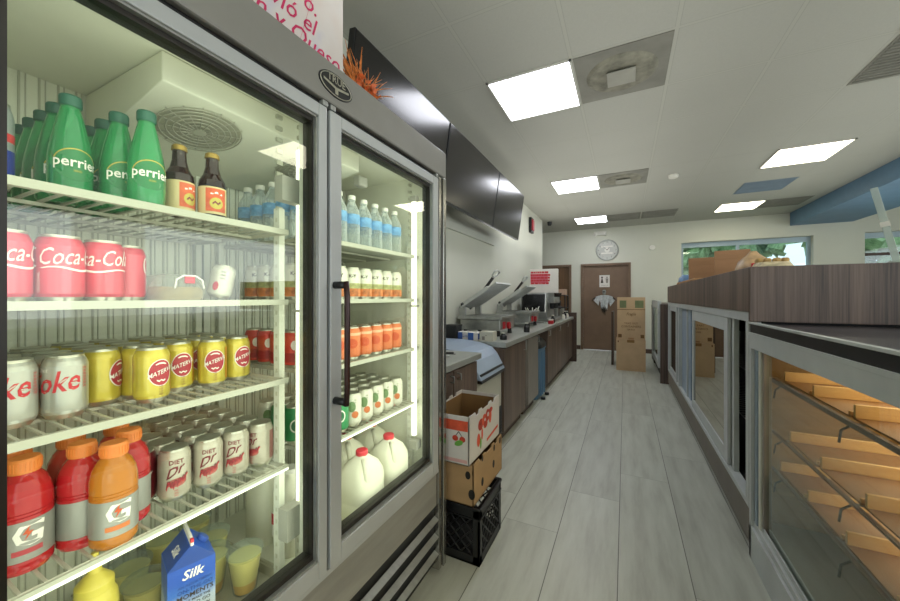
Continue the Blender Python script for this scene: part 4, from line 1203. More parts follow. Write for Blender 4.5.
# ------------------------------------------------------------------ on the long counter
M_chrome = mat('press_steel', 'b4b6b2', .28, .75, var=.1, scale=(20, 5, 20))
M_lever = mat('dark_lever', '2e2a28', .4, .3)
def mk_press():
    t = thing('panini_press', 'x', 'panini press')
    MB().box((-.22, -.25, .06), (.22, .25, .17), M_chrome).build('base', t, bevel=.008)
    for x in (-.18, .18):
        for y in (-.2, .2): MB().lathe([(.025, 0), (.02, .06)], M_black, (x, y, 0), n=12).build('foot', t)
    mb = MB().box((-.24, -.27, .17), (.24, .27, .20), M_chrome)
    for k in range(17): mb.box((-.2, -.24 + k * .028, .20), (.2, -.228 + k * .028, .206), M_steel)
    mb.build('grill_plate', t, bevel=.003)
    R = Matrix.Rotation(math.radians(-33), 3, 'Y'); piv = Vector((-.21, 0, .28))
    mb = MB().box((-.21, -.25, .28), (.26, .25, .30), M_pl, R, piv).box((-.19, -.23, .30), (.15, .23, .325), M_pl, R, piv)
    for k in range(17): mb.box((-.19, -.235 + k * .028, .274), (.24, -.223 + k * .028, .28), M_pl, R, piv)
    l = mb.build('lid', t, bevel=.004)
    R2 = Matrix.Rotation(math.radians(-52), 3, 'Y')
    def q(x, y, z): return piv + R2 @ (Vector((x, y, z)))
    mb = MB(); mb.tube([q(-.02, .02, 0), q(.36, .02, .0)], .013, M_pl, 10); mb.tube([q(.24, .02, 0.0), q(.42, .02, .0)], .017, M_lever, 10)
    mb.tube([q(.42, .02, 0), q(.45, -.05, .0), q(.50, -.06, .0), q(.515, .02, 0), q(.50, .10, 0), q(.45, .09, 0), q(.42, .02, 0)], .010, M_pl, 8)
    mb.build('lever_handle', l)
    for y in (-.22, .22): MB().box((-.24, y - .02, .20), (-.17, y + .02, .30), M_chrome).lathe([(.018, .30), (.022, .33), (.0, .345)], M_black, (-.205, y, 0), n=12).build('hinge_post', t, bevel=.003)
    mb = MB(); f = lambda a, b, d: (d, .0 + a, .10 + b)
    mb.prism([(.036 * math.cos(2 * PI * i / 20), .036 * math.sin(2 * PI * i / 20)) for i in range(20)], M_red, f, .22, .245)
    mb.build('control_knob', t, label='red control knob')
    MB().prism([(-.04, -.035), (.04, -.035), (.04, .035), (-.04, .035)], M_red, lambda a, b, d: (d, -.13 + a, .11 + b), .22, .226).build('switch_plate', t, label='red switch plate')
    return t
M_pl = mat('pale_press_steel', 'c3c5c0', .35, .3, var=.06, scale=(20, 5, 20))
P_press = Proto(mk_press)
P_press.place((-1.335, 3.60, CT), 0, 'open steel panini press nearest the refrigerator, lever handle raised', 'panini presses on the long counter')
P_press.place((-1.335, 4.83, CT), 0, 'open steel panini press farther along, beside the black screen', 'panini presses on the long counter')
def small_box(name, label, cat, x0, x1, y0, y1, z0, z1, m, deco=None, rz=0, group=None):
    t = thing(name, label, cat, ((x0 + x1) / 2, (y0 + y1) / 2, z0), rz, group)
    w, d, h = (x1 - x0) / 2, (y1 - y0) / 2, z1 - z0
    MB().box((-w, -d, 0), (w, d, h), m).build('carton', t, world=False, bevel=.003)
    if deco: mb = MB(); deco(mb, w, d, h); mb.build('lettering', t, world=False)
    return t
M_gbl = mat('glove_blue', '3a5fa8', .6, var=.15)
def d_glove(mb, w, d, h):
    for a, b in ((-w, -w * .55), (w * .0, w * .55)): mb.box((a, -d - .001, .004), (b, -d, h - .004), M_gbl)
    mb.text('GLOVES', .03, M_gbl, lambda u, v: (-w * .28 + u, -d - .0012, h * .5 + v), .01, sx=.5)
    mb.box((w, -d, .01), (w + .001, -d * .2, h - .01), M_gbl)
small_box('glove_box', 'small white and blue carton at the near end of the long counter', 'box', -1.40, -1.20, 2.97, 3.08, CT, CT + .075, M_paper, d_glove)
def d_cream(mb, w, d, h):
    mb.text('IIIIII', .012, M_ink, lambda u, v: (u, -d - .0012, h * .6 + v)); mb.box((-w * .6, -d - .001, .01), (-w * .2, -d, h * .5), M_grey)
small_box('paper_carton', 'plain cream carton right of the white and blue carton', 'box', -1.19, -1.06, 2.98, 3.09, CT, CT + .085, mat('cream_carton', 'c9c6b6', .7), d_cream)
bx = MB().box((-1.56, 2.97, CT), (-1.42, 3.1, CT + .13), M_black).box((-1.565, 2.965, CT + .12), (-1.415, 3.105, CT + .135), M_black).build('storage_tub', bevel=.006)
tag(bx, 'black plastic tub against the wall beside the white and blue carton', 'tub')
# tongs and cup on the short counter
t = thing('serving_tongs', 'metal serving tongs lying on the short steel countertop', 'tongs', (-1.1, 2.05, CT))
for s in (-1, 1):
    MB().tube([(-1.25, 2.08, CT + .012), (-1.15, 2.08 + s * .03, CT + .014), (-1.03, 2.10 + s * .045, CT + .012)], .006, M_steel, 8).build('arm', t)
t = thing('metal_pan', 'small shallow steel pan on the short countertop by the refrigerator', 'pan', (-1.1, 1.83, CT))
MB().lathe([(.07, 0), (.085, .004), (.1, .045), (.108, .047), (.106, .043), (.083, .008), (0, .006)], M_steel, (-1.12, 1.85, CT), n=28).build('bowl', t)
MB().tube([(-1.02, 1.87, CT + .044), (-.97, 1.89, CT + .06), (-.93, 1.91, CT + .06)], .007, M_black, 8).build('handle', t)
fs = MB().lathe([(.055, 0), (.06, .004), (.06, .05), (.045, .065), (.0, .066)], M_paper, (-1.3, 2.2, CT), n=20).build('paper_roll'); tag(fs, 'white paper roll standing on the short countertop near the wall', 'paper roll')
# screen terminal
t = thing('register_screen', 'black tilted screen on silver stand in front of the red and white box', 'screen', (-1.2, 5.42, CT))
R = Matrix.Rotation(math.radians(0), 3, 'Z')
def tilted(cx, cy, cz, yaw, pitch): return Matrix.Translation((cx, cy, cz)) @ Matrix.Rotation(yaw, 4, 'Z') @ Matrix.Rotation(pitch, 4, 'X')
Tm = tilted(-1.27, 5.42, CT + .31, .1, math.radians(-16))
def tbox(mb, a, b, m, T):
    mb2 = MB().box(a, b, m); mb.add([T @ Vector(v) for v in mb2.v], mb2.f, m)
mb = MB(); tbox(mb, (-.19, 0, -.15), (.19, .025, .15), M_chrome, Tm); mb.build('casing', t, bevel=.004)
mb = MB(); tbox(mb, (-.175, -.003, -.14), (.175, .0, .14), mat('black_screen', '0b0c0d', .15), Tm); mb.build('screen', t)
mb = MB().box((-1.30, 5.44, CT + .01), (-1.24, 5.5, CT + .3), M_chrome).box((-1.34, 5.36, CT), (-1.1, 5.56, CT + .02), M_chrome); mb.build('stand', t, bevel=.004)
# bouquet of white plastic cutlery
t = thing('cutlery_cup', 'clear cup of white plastic cutlery in front of the black screen', 'cutlery holder', (-1.24, 5.22, CT))
MB().lathe([(.035, 0), (.045, .12), (.043, .12), (.033, .004), (0, .004)], M_clam, (-1.24, 5.22, CT), n=20).build('cup', t)
mb = MB(); rnd = random.Random(5)
for k in range(14):
    a = rnd.uniform(0, 2 * PI); s = rnd.uniform(.2, .5); L = rnd.uniform(.2, .27)
    p0 = Vector((-1.24 + .015 * math.cos(a), 5.22 + .015 * math.sin(a), CT + .01)); d = Vector((math.cos(a) * s, math.sin(a) * s, 1)).normalized()
    mb.tube([p0, p0 + d * L * .75], .004, M_cap, 6); mb.tube([p0 + d * L * .72, p0 + d * L * .85, p0 + d * L], .012, M_cap, 6, r2=.005)
mb.build('cutlery', t)
# coffee machine, carton on top
t = thing('coffee_machine', 'grey espresso machine under the red and white box', 'coffee machine', (-1.25, 6.05, CT))
MB().box((-1.52, 5.72, CT + .03), (-1.12, 6.38, CT + .47), mat('machine_grey', '9a9b98', .4, .4)).box((-1.52, 5.72, CT), (-.99, 6.38, CT + .06), M_chrome).build('body', t, bevel=.012)
for yy in (5.88, 6.2):
    mb = MB().lathe([(.03, -.05), (.034, 0), (.034, .04)], M_black, (-1.07, yy, CT + .26), n=16); mb.tube([(-1.06, yy, CT + .24), (-.93, yy, CT + .22)], .012, M_black, 8)
    mb.build('portafilter', t)
MB().box((-1.13, 5.8, CT + .3), (-1.02, 6.32, CT + .40), M_chrome).build('group_head', t, bevel=.008)
def d_pizza(mb, w, d, h):
    for k, s in enumerate(('HOT', 'FRESH', 'TO GO')):
        mb.text(s, .085, M_red, lambda u, v, k=k: (-w * .28 + u, -d - .001, h * (.78 - .2 * k) + v), .02, sx=.9)
    mb.box((-w * .95, -d - .0008, h * .25), (w * .35, -d - .0002, h * .32), M_red)
def d_red(mb, w, d, h):
    rnd = random.Random(2)
    for r in range(5):
        u = -w * .92
        while u < w * .3:
            L = rnd.uniform(.02, .06)
            mb.box((u, -d - .001, h * (.36 + .115 * r)), (u + L, -d, h * (.36 + .115 * r) + .032), M_red); u += L + .006
    mb.box((-w * .94, -d - .0008, h * .4), (w * .3, -d - .0001, h * .8), mat('rosy_print', 'd0697a', .6))
small_box('takeout_box', 'white box with red print standing on the espresso machine', 'box', -1.46, -1.0, 5.95, 6.12, CT + .47, CT + .87, M_paper, d_red, rz=.12)
# grinders, canisters and bottles near the counter end
t = thing('coffee_grinder', 'black and silver coffee grinder right of the espresso machine', 'coffee grinder', (-1.12, 6.58, CT))
mb = MB().box((-1.2, 6.5, CT), (-1.04, 6.66, CT + .05), M_chrome).box((-1.17, 6.53, CT + .05), (-1.09, 6.63, CT + .26), M_chrome); mb.build('base', t, bevel=.006)
MB().lathe([(.06, .24), (.07, .28), (.07, .33), (.05, .34)], M_black, (-1.11, 6.58, CT), n=18).build('burr_housing', t)
MB().lathe([(.05, .34), (.085, .46), (.085, .47), (.0, .48)], mat('dark_hopper', '38322c', .2), (-1.11, 6.58, CT), n=18).build('hopper', t)
t = thing('wall_rack', 'small dark rack with a pinkish box near the brown far door', 'rack', (-1.15, 7.1, CT))
mb = MB()
for yy in (6.92, 7.28):
    for xx in (-1.28, -1.02): mb.box((xx - .01, yy - .01, CT), (xx + .01, yy + .01, CT + .44), M_black)
for z in (.2, .44): mb.box((-1.29, 6.91, CT + z - .012), (-1.01, 7.29, CT + z), M_black)
mb.build('frame', t)
small_box('pastry_box', 'pale pinkish box on top of the small dark rack', 'box', -1.27, -1.02, 6.95, 7.2, CT + .441, CT + .55, mat('pinkish_box', 'b89a86', .7))
cn = MB().lathe([(.05, 0), (.055, .005), (.055, .15), (.05, .16), (.05, .185), (0, .187)], M_cap, (-1.1, 7.12, CT), n=20).build('white_canister'); tag(cn, 'white canister on the counter under the small dark rack', 'canister')
rnd = random.Random(9)
for k, (x, y, h, m, l) in enumerate(((-1.0, 5.55, .11, M_black, 'short black bottle beside the espresso machine tray'), (-.985, 6.5, .1, M_cap, 'small white cup at the counter front near the grinder'), (-1.0, 6.75, .13, M_black, 'black syrup bottle right of the grinder'), (-.98, 6.9, .1, M_cap, 'white sugar jar between two black bottles'), (-1.0, 7.03, .12, M_black, 'black bottle closest to the counter end panel'), (-1.0, 3.95, .1, M_black, 'black shaker on the counter between the two presses'), (-1.02, 2.99 + .17, .06, M_black, 'small black dish at the corner of the long counter'))):
    t = thing('counter_bottle', l, 'bottle', (x, y, CT))
    MB().lathe([(.03, 0), (.034, .004), (.034, h * .6), (.02, h * .8), (.018, h)], m, (x, y, CT), n=16).build('bottle', t)
    MB().lathe([(.02, h * .97), (.021, h * 1.1), (0, h * 1.12)], M_black if m is M_cap else M_cap, (x, y, CT), n=14).build('cap', t)
rb = MB().box((-1.02, 5.28, CT), (-.95, 5.38, CT + .05), M_red).box((-1.015, 5.285, CT + .05), (-.955, 5.375, CT + .07), M_cap).build('red_pouch', bevel=.008); tag(rb, 'small red and white packet on the counter below the black screen', 'packet')

# ------------------------------------------------------------------ on the left wall
M_tv = NT('tv_black'); 
b = M_tv.bsdf(M_tv.ramp(M_tv.noise(M_tv.coord('Object', (1, 1, 1)), 2, 2), [(.3, lin('0d0c0b')), (.7, lin('141210'))]), .2); M_tv = M_tv.m
b.inputs['Specular IOR Level'].default_value = .6
def tv(y0, y1, label):
    t = thing('menu_screen', label, 'screen', (-1.3, (y0 + y1) / 2, 2.1), 0, 'black menu screens mounted along the left wall')
    a = math.atan2(.085, .60)
    T = Matrix.Translation((-1.335, 0, 2.09)) @ Matrix.Rotation(a, 4, 'Y')
    mb = MB(); tbox(mb, (-.04, y0, 0), (0, y1, .615), M_black, T); mb.build('casing', t, bevel=.003)
    mb = MB(); tbox(mb, (0.0, y0 + .008, .012), (.0025, y1 - .008, .607), M_tv, T); mb.build('display', t)
    mb = MB().box((-1.615, (y0 + y1) / 2 - .2, 2.25), (-1.6, (y0 + y1) / 2 + .2, 2.55), M_black)
    ym = (y0 + y1) / 2
    for yy in (ym - .15, ym + .15): mb.tube([(-1.6, yy, 2.4), (-1.33, yy, 2.40)], .015, M_black, 8)
    mb.build('wall_mount', t)
tv(1.40, 2.495, 'black wall screen directly above the refrigerator, behind the orange tinsel')
tv(2.515, 3.73, 'middle black wall screen, just past the refrigerator corner')
tv(3.745, 4.8, 'farthest black wall screen, ending above the panini presses')
rl = MB().box((XL, 2.2, 2.0), (XL + .03, 4.55, 2.07), M_wall).build('mounting_rail'); tag(rl, 'pale rail on the wall under the black screens', 'rail')
t = thing('fire_strobe', 'red fire alarm strobe in a dark frame high on the left wall', 'fire alarm', (XL, 6.65, 2.65))
MB().box((XL - .004, 6.55, 2.52), (XL + .05, 6.75, 2.80), M_black).build('backplate', t, bevel=.004)
MB().box((XL + .05, 6.58, 2.56), (XL + .07, 6.72, 2.76), M_red).build('horn_cover', t, bevel=.004)

# ------------------------------------------------------------------ back wall
t = thing('wall_clock', 'round silver wall clock above the brown restroom door', 'clock', (-.385, YB, 2.43))
def wy(a, b, d): return (-.385 + a, YB - d, 2.43 + b)
def circ(r, n=48): return [(r * math.cos(2 * PI * i / n), r * math.sin(2 * PI * i / n)) for i in range(n)]
mb = MB().prism(circ(.235), mat('clock_face', 'b9bab2', .3, .2, var=.05), wy, 0, .02)
for k in range(12):
    a = PI / 2 - 2 * PI * k / 12
    mb.text(str(k or 12), .055, M_ink, lambda u, v, a=a: wy(.19 * math.cos(a) + u, .19 * math.sin(a) + v, .0205))
for z in (.085, -.075): mb.prism([(-.13, z - .018), (.12, z - .018), (.12, z + .018), (-.13, z + .018)], M_cap, wy, .02, .0206)
mb.prism(circ(.06), M_cap, lambda a, b, d: wy(a, b + .005, d), .02, .0207)
mb.build('face', t)
mb = MB().tube([wy(.235 * math.cos(2 * PI * i / 48), .235 * math.sin(2 * PI * i / 48), .02) for i in range(48)], .018, mat('clock_rim', 'aeb0a9', .35, .4), 10, True); mb.build('rim', t)
for a, L, w_ in ((.9, .11, .008), (2.4, .16, .006)):
    mb = MB().prism([(-w_ * math.sin(a), w_ * math.cos(a)), (w_ * math.sin(a), -w_ * math.cos(a)), (L * math.cos(a), L * math.sin(a))], M_ink, wy, .021, .023); mb.build('hand', t)
t = thing('emergency_light', 'white emergency light unit under the ceiling, left of the clock', 'emergency light', (-.55, YB, 2.8))
MB().box((-.68, YB - .06, 2.80), (-.40, YB, 2.89), M_cap).build('housing', t, bevel=.008)
for x in (-.64, -.44): MB().lathe([(.0, .07), (.03, .066), (.045, .03), (.04, 0)], M_cap, (x, YB - .06, 2.78), n=16).build('lamp_head', t)
dt = MB(); dt.prism(circ(.06, 24), M_cap, lambda a, b, d: (.56 + a, YB - d, 2.43 + b), 0, .03); dt = dt.build('wall_sensor', bevel=.01); tag(dt, 'small round white sensor on the bare wall right of the clock', 'sensor')
t = thing('restroom_sign', 'small white restroom sign with a dark figure on the brown door', 'sign', (-.44, YB, 1.78))
def sy(a, b, d): return (-.445 + a, YB + .03 - d, 1.70 + b)
MB().prism([(-.115, -.16), (.115, -.16), (.115, .13), (-.115, .13)], M_paper, sy, 0, .008).build('plate', t, bevel=.003)
mb = MB()
mb.prism([(-.055 + a, .075 + b) for a, b in circ(.022, 16)], M_ink, sy, .008, .009); mb.prism([(-.085, -.06), (-.025, -.06), (-.045, .05), (-.065, .05)], M_ink, sy, .008, .009)
mb.prism([(.055 + a, .075 + b) for a, b in circ(.018, 16)], M_grey, sy, .008, .009); mb.prism([(.035, -.06), (.075, -.06), (.085, .05), (.025, .05)], M_grey, sy, .008, .009)
mb.text('RESTROOM', .03, M_grey, lambda u, v: sy(u, v - .12, .0092)); mb.build('pictogram', t)
# hanging ghoul decoration
M_rag = mat('grey_gauze', 'c2c6c6', .9, var=.15, scale=(30, 30, 30))
t = thing('ghoul_decoration', 'ragged grey cloth ghoul with dark strands hanging on the restroom door', 'decoration', (-.45, YB, 1.4))
def gy(a, b, d): return (-.45 + a, YB + .025 - d, 1.25 + b)
mb = MB(); loft(mb, [(.028, .03, 0), (.04, .045, .04), (.046, .05, .075), (.03, .035, .11), (.01, .01, .118)], mat('skull_bone', '8d8f8a', .7, var=.1), (-.45, YB - .035, 1.36), p=1)
for s in (-1, 1): mb.prism([(s * .018 + a * .5, b * .5) for a, b in circ(.024, 12)], M_dark, lambda a, b, d: (-.45 + a, YB - .072 - d, 1.425 + b), 0, .016)
mb.build('skull', t)
mb = MB(); rnd = random.Random(4)
N = 21
top = [(-.24 + .48 * i / (N - 1)) for i in range(N)]
vs = []
for j in range(8):
    for i in range(N):
        u = top[i]; k = j / 7
        w_ = 1 - .45 * k
        yy = .10 - abs(u) ** 2 * 1.2 - .06 * (abs(u) > .2) - k * (.27 if abs(u) < .13 else .12) * (1 + .25 * math.sin(i * 2.3))
        vs.append(gy(u * w_, yy, .05 + .02 * math.sin(i * 1.9 + j)))
mb.add(vs, [(j * N + i, j * N + i + 1, (j + 1) * N + i + 1, (j + 1) * N + i) for j in range(7) for i in range(N - 1)], M_rag, True)
for i in range(1, N, 2):
    u = top[i] * .55; y0 = .10 - (.27 if abs(top[i]) < .13 else .14)
    mb.prism([(u - .016, y0 + .06), (u + .016, y0 + .06), (u + .004, y0 - .06 - .05 * rnd.random())], M_rag, gy, .05, .053)
mb.build('gauze', t)
mb = MB()
for k in range(14):
    u = rnd.uniform(-.07, .07); mb.tube([gy(u, -.12, .04), gy(u * .8 + rnd.uniform(-.02, .02), -.28, .045), gy(u * .7, -.40 + rnd.uniform(0, .1), .04)], .006, M_dark, 5, r2=.002)
for s in (-1, 1): mb.tube([gy(s * .19, .03, .05), gy(s * .25, .0, .06), gy(s * .27, -.05, .06)], .014, M_dark, 6, r2=.004)
mb.build('dark_strands', t)
# cardboard boxes in front of the door
M_gpr = mat('green_box_print', '78825c', .8, var=.15)
M_bpr = mat('brown_box_print', '7a5a35', .8, var=.15)
def d_big(mb, w, d, h):
    mb.text('Fragile', .07, M_bpr, lambda u, v: (u, -d - .001, h * .60 + v), .01, .3, sx=.8)
    for k, (s, sz) in enumerate((('TAKE OUT', .045), ('CONTAINERS', .05), ('200 PCS', .035))): mb.text(s, sz, M_bpr, lambda u, v, k=k: (u, -d - .001, h * (.38 - .075 * k) + v), .01)
def d_low(mb, w, d, h): mb.box((-w * .25, -d - .0008, h - .05), (w * .25, -d, h), M_kin); mb.box((-w * .9, -d - .001, h - .05), (-w * .82, -d, h - .02), M_bpr)
small_box('cardboard_box', 'plain tan cardboard box on the floor under the taller printed box', 'cardboard box', -.14, .32, 6.915, 7.35, 0, .547, mat('tan_cardboard', 'c8ab86', .8, var=.06), d_low)
tb = small_box('cardboard_box', 'tall tan cardboard box with green print on top of the floor box', 'cardboard box', -.125, .315, 6.945, 7.365, .5505, 1.295, mat('tan_cardboard', 'c8ab86'), d_big)
w, d, h = .22, .21, .7475
for x0_, x1_, z0_, z1_, m, nm in ((-w * .82, -w * .34, h - .19, h - .06, M_gpr, 'green_print'), (w * .28, w * .88, h - .19, h - .06, M_gpr, 'green_print'), (-w * .2, w * .2, 0, .03, M_kraft2, 'packing_tape'),
                              (-w * .93, -w * .67, .03, .09, M_bpr, 'corner_mark'), (w * .67, w * .93, .03, .09, M_bpr, 'corner_mark'), (-w, w, h - .225, h - .215, M_bpr, 'fold_line')):
    MB().box((x0_, -d - .001, z0_), (x1_, -d, z1_), m).build(nm, tb, world=False)
bp = MB().box((-.235, 7.38, 0), (-.195, 7.9, 1.02), M_trim).build('partition_board', bevel=.003); tag(bp, 'narrow dark brown board standing beside the stacked tan boxes', 'board')

# ================================================================== right side
# far counter run: dark-veneer cooler with sliding doors
X0 = .56
t = thing('display_cooler', 'long wood-topped cooler with silver framed sliding doors along the right side of the aisle', 'display cooler', (.95, 4.15, 0))
y0, y1 = 2.262, 5.98
ZT, ZB, ZD = 1.45, 1.225, .262
mb = MB().box((X0 - .006, y0 - .045, 1.178), (1.9, y0 - .02, ZT), W_veneer).box((X0 - .006, y0 - .02, ZB), (X0 + .02, y1, ZT), W_veneer).box((X0 + .02, y0 - .02, ZT - .025), (1.5, y1, ZT), W_veneer).box((1.475, y0 - .02, ZB), (1.5, y1, ZT - .025), W_veneer)
mb.build('hood', t, bevel=.002)
mb = MB().box((X0 + .02, y0 - .02, 1.20), (1.475, y1, 1.225), M_dark).box((1.42, y0, .06), (1.45, y1, 1.2), M_dark).box((X0 + .08, y0, .2), (1.42, y1, ZD - .01), M_dark).box((X0 + .05, y0 - .0, 0.06), (1.42, y0 + .02, 1.2), M_dark).box((X0 + .05, y1 - .02, .06), (1.42, y1, 1.2), M_dark)
mb.build('cavity', t)
mb = MB().box((X0 + .004, y0, .055), (X0 + .03, y1, ZD - .03), mat('taupe_kick_panel', '6f665c', .45, .2)).box((X0 + .06, y0, 0), (X0 + .08, y1, .06), M_dark); mb.build('kick_panel', t)
mb = MB().box((X0, y0, ZD - .03), (X0 + .05, y1, ZD), M_alu).box((X0, y0, 1.175), (X0 + .05, y1, ZB), M_alu)
for a, b in ((y0, y0 + .05), (4.83, 4.9), (5.05, 5.12), (5.9, y1)): mb.box((X0, a, ZD), (X0 + .05, b, 1.175), M_alu)
mb.build('front_frame', t, bevel=.002)
M_mirror = glass('mirror_glass', '6d6a60', .5, .01, (.6, .58, .52, 1), 2)
def slider(a, b, xo, s=.06, zz=(ZD + .002, 1.172), pane=True):
    mb = MB()
    for c, d in (((a, zz[0]), (a + s, zz[1])), ((b - s, zz[0]), (b, zz[1])), ((a + s, zz[0]), (b - s, zz[0] + s)), ((a + s, zz[1] - s), (b - s, zz[1]))): mb.box((xo, *c), (xo + .02, *d), M_alu)
    o = mb.build('sliding_door', t, bevel=.002)
    if pane: MB().box((xo + .008, a + s, zz[0] + s), (xo + .012, b - s, zz[1] - s), M_mirror).build('mirror_pane', o)
slider(2.70, 3.98, X0 + .005, .085)
slider(5.15, 5.87, X0 + .01, .06)
mb = MB().box((X0 + .03, 4.22, ZD), (X0 + .06, 4.80, 1.17), mat('pale_blue_film', '8fa6bf', .3, .1, var=.1)).box((X0 + .02, 4.36, ZD), (X0 + .03, 4.42, 1.17), M_alu); mb.build('blue_panel', t)
mb = MB().box((X0 + .028, 2.70, ZD), (X0 + .034, 3.2, 1.17), M_alu).box((X0 + .02, 2.62, ZD), (X0 + .045, 2.66, 1.17), M_alu); mb.build('door_track', t)
mb = MB()
for z in (.55, .85): 
    mb.box((X0 + .1, y0 + .05, z), (X0 + .104, y1 - .05, z + .006), M_steel)
    for k in range(60): mb.box((X0 + .1, y0 + .06 + k * .06, z), (1.4, y0 + .064 + k * .06, z + .004), M_steel)
mb.build('wire_rack', t)
ct = MB(); loft(ct, [(.1, .12, 0), (.11, .13, .02), (.11, .13, .1), (.1, .12, .11)], M_black, (X0 + .25, 2.5, .8565), p=.4); tag(ct.build('food_container'), 'black food container inside the dark opening of the display cooler', 'container')
ct = MB(); loft(ct, [(.1, .12, 0), (.11, .13, .02), (.11, .13, .14), (.1, .12, .15)], M_clam, (X0 + .22, 2.48, .5565), p=.4); tag(ct.build('food_container'), 'clear food container on the lower rack of the display cooler', 'container')
ct = MB(); loft(ct, [(.1, .12, 0), (.11, .13, .02), (.11, .13, .12), (.1, .12, .13)], M_cap, (X0 + .22, 2.5, .2545), p=.4); tag(ct.build('food_container'), 'white food container at the bottom of the display cooler', 'container')

# next unit farther on
t = thing('back_bar_cooler', 'farther cooler with brown end panel and silver framed door standing past the wood-topped cooler', 'cooler', (.8, 7.2, 0))
mb = MB().box((.475, 6.12, 0), (.60, 6.16, 1.19), W_veneer).box((.52, 6.16, .02), (1.2, 8.3, 1.15), M_dark).box((.50, 6.14, 1.15), (1.22, 8.3, 1.19), M_trim); mb.build('carcass', t)
mb = MB()
for a, b in (((6.3, .2), (6.42, 1.24)), ((7.5, .2), (7.62, 1.24)), ((6.42, .2), (7.5, .3)), ((6.42, 1.12), (7.5, 1.24))): mb.box((.46, *a), (.50, *b), M_alu)
d = mb.build('door', t, bevel=.004)
MB().box((.478, 6.42, .3), (.482, 7.5, 1.12), G_case).build('pane', d)
MB().box((.49, 7.65, .05), (.52, 8.29, 1.14), M_black).build('side_panel', t)

# near bakery display case
t = thing('bakery_case', 'lit glass bakery case with black glass top at the near right', 'display case', (.95, 1.1, 0))
yA, yB = -.6, 2.255
M_topglass = mat('black_glass_top', '33333c', .32, var=.25, scale=(3, 8, 3))
mb = MB().box((X0 + .012, yA, 1.123), (1.6, yB - .005, 1.168), M_topglass).box((X0 + .004, yA, 1.123), (X0 + .012, yB - .005, 1.167), M_black); mb.build('top', t)
mb = MB().box((X0 - .004, yA, 1.166), (X0 + .014, yB - .004, 1.176), M_alu).box((X0 - .002, yA, 1.108), (X0 + .012, yB, 1.124), M_alu); mb.build('edge_trim', t, bevel=.001)
mb = MB()
mb.box((X0, yA, 1.045), (X0 + .045, yB, 1.11), M_alu); mb.box((X0, yB - .03, .0), (X0 + .05, yB, 1.045), M_alu)
mb.box((X0 + .01, yB - .075, .19), (X0 + .045, yB - .045, 1.045), mat('bluish_aluminium', '93a3b0', .35, .4)); mb.box((X0 + .015, yB - .11, .19), (X0 + .05, yB - .08, 1.045), M_white)
mb.box((X0 + .02, yB - .135, .19), (X0 + .05, yB - .115, 1.045), M_grey)
mb.box((X0, yA, 0), (X0 + .02, yB, .16), M_alu); mb.box((X0 + .01, yA, .16), (X0 + .045, yB, .19), M_alu); mb.box((X0 + .02, yA, .19), (X0 + .026, yB, .215), M_alu)
mb.box((X0 + .04, yA, .19), (X0 + .046, yB, .22), M_alu)
mb.build('frame', t, bevel=.002)
MB().box((X0 + .030, yA, .2), (X0 + .034, yB - .135, 1.05), G_case).build('front_pane', t)
M_amber = wood('amber_back_panel', '6b4218', 'b07a34', .5, (1.5, 40, 40))
mb = MB().box((1.36, yA, .2), (1.38, yB, 1.1), M_amber).box((X0 + .05, yB - .02, .2), (1.36, yB, 1.1), mat('amber_end_wall', '9b7a4a', .5, var=.2, scale=(2, 2, 25))).box((X0 + .05, yA, .12), (1.36, yB, .19), M_grey).box((X0 + .05, yA, 1.085), (1.36, yB, 1.12), M_amber); mb.build('cabinet', t)
SHZ = [.485, .66, .91]
M_shf = mat('brown_shelf_edge', '5a3d22', .5, .1, var=.15)
for z in SHZ:
    mb = MB().box((.628, yA, z - (.016 if z > .8 else .007)), (.64, yB - .05, z + .001), M_shf)
    mb.box((1.33, yA, z - .015), (1.345, yB - .02, z), M_grey)
    yy = 2.08
    while yy > yA:
        mb.tube([(.64, yy, z - .006), (1.34, yy, z - .006)], .004, M_grey, 6)
        mb.tube([(.605, yy, z - .07), (.61, yy, z - .03), (.632, yy, z - .012)], .0035, M_dark, 6)
        yy -= .54
    mb.build('shelf', t)
# warm light tubes in the case

M_tanw = wood('tan_tray_wood', 'b98a50', 'dfbb80', .5, (3, 30, 30))
M_brw = mat('brown_tray_liner', '8a633c', .6, var=.12, scale=(4, 4, 4))
def mk_tray():
    t = thing('bakery_tray', 'x', 'tray')
    W, D = .56, .252
    MB().box((0, 0, 0), (W, D, .006), M_brw).build('base', t)
    mb = MB().box((0, D - .012, .006), (W, D, .048), M_tanw).box((0, 0, .006), (W, .01, .02), M_tanw).box((W - .01, .01, .006), (W, D - .012, .03), M_tanw)
    mb.build('rim', t, bevel=.002)
    return t
P_tr = Proto(mk_tray)
for s, (z, y) in enumerate(zip(SHZ, (2.145, 2.04, 2.1))):
    for k in range(6):
        P_tr.place((.645, y - .27 * k - .252, z + .004), 0, 'wooden bakery tray, %s shelf of the lit case, %s from the far end' % (('bottom', 'middle', 'top')[s], ORD[k]), 'wooden trays in the bakery case')
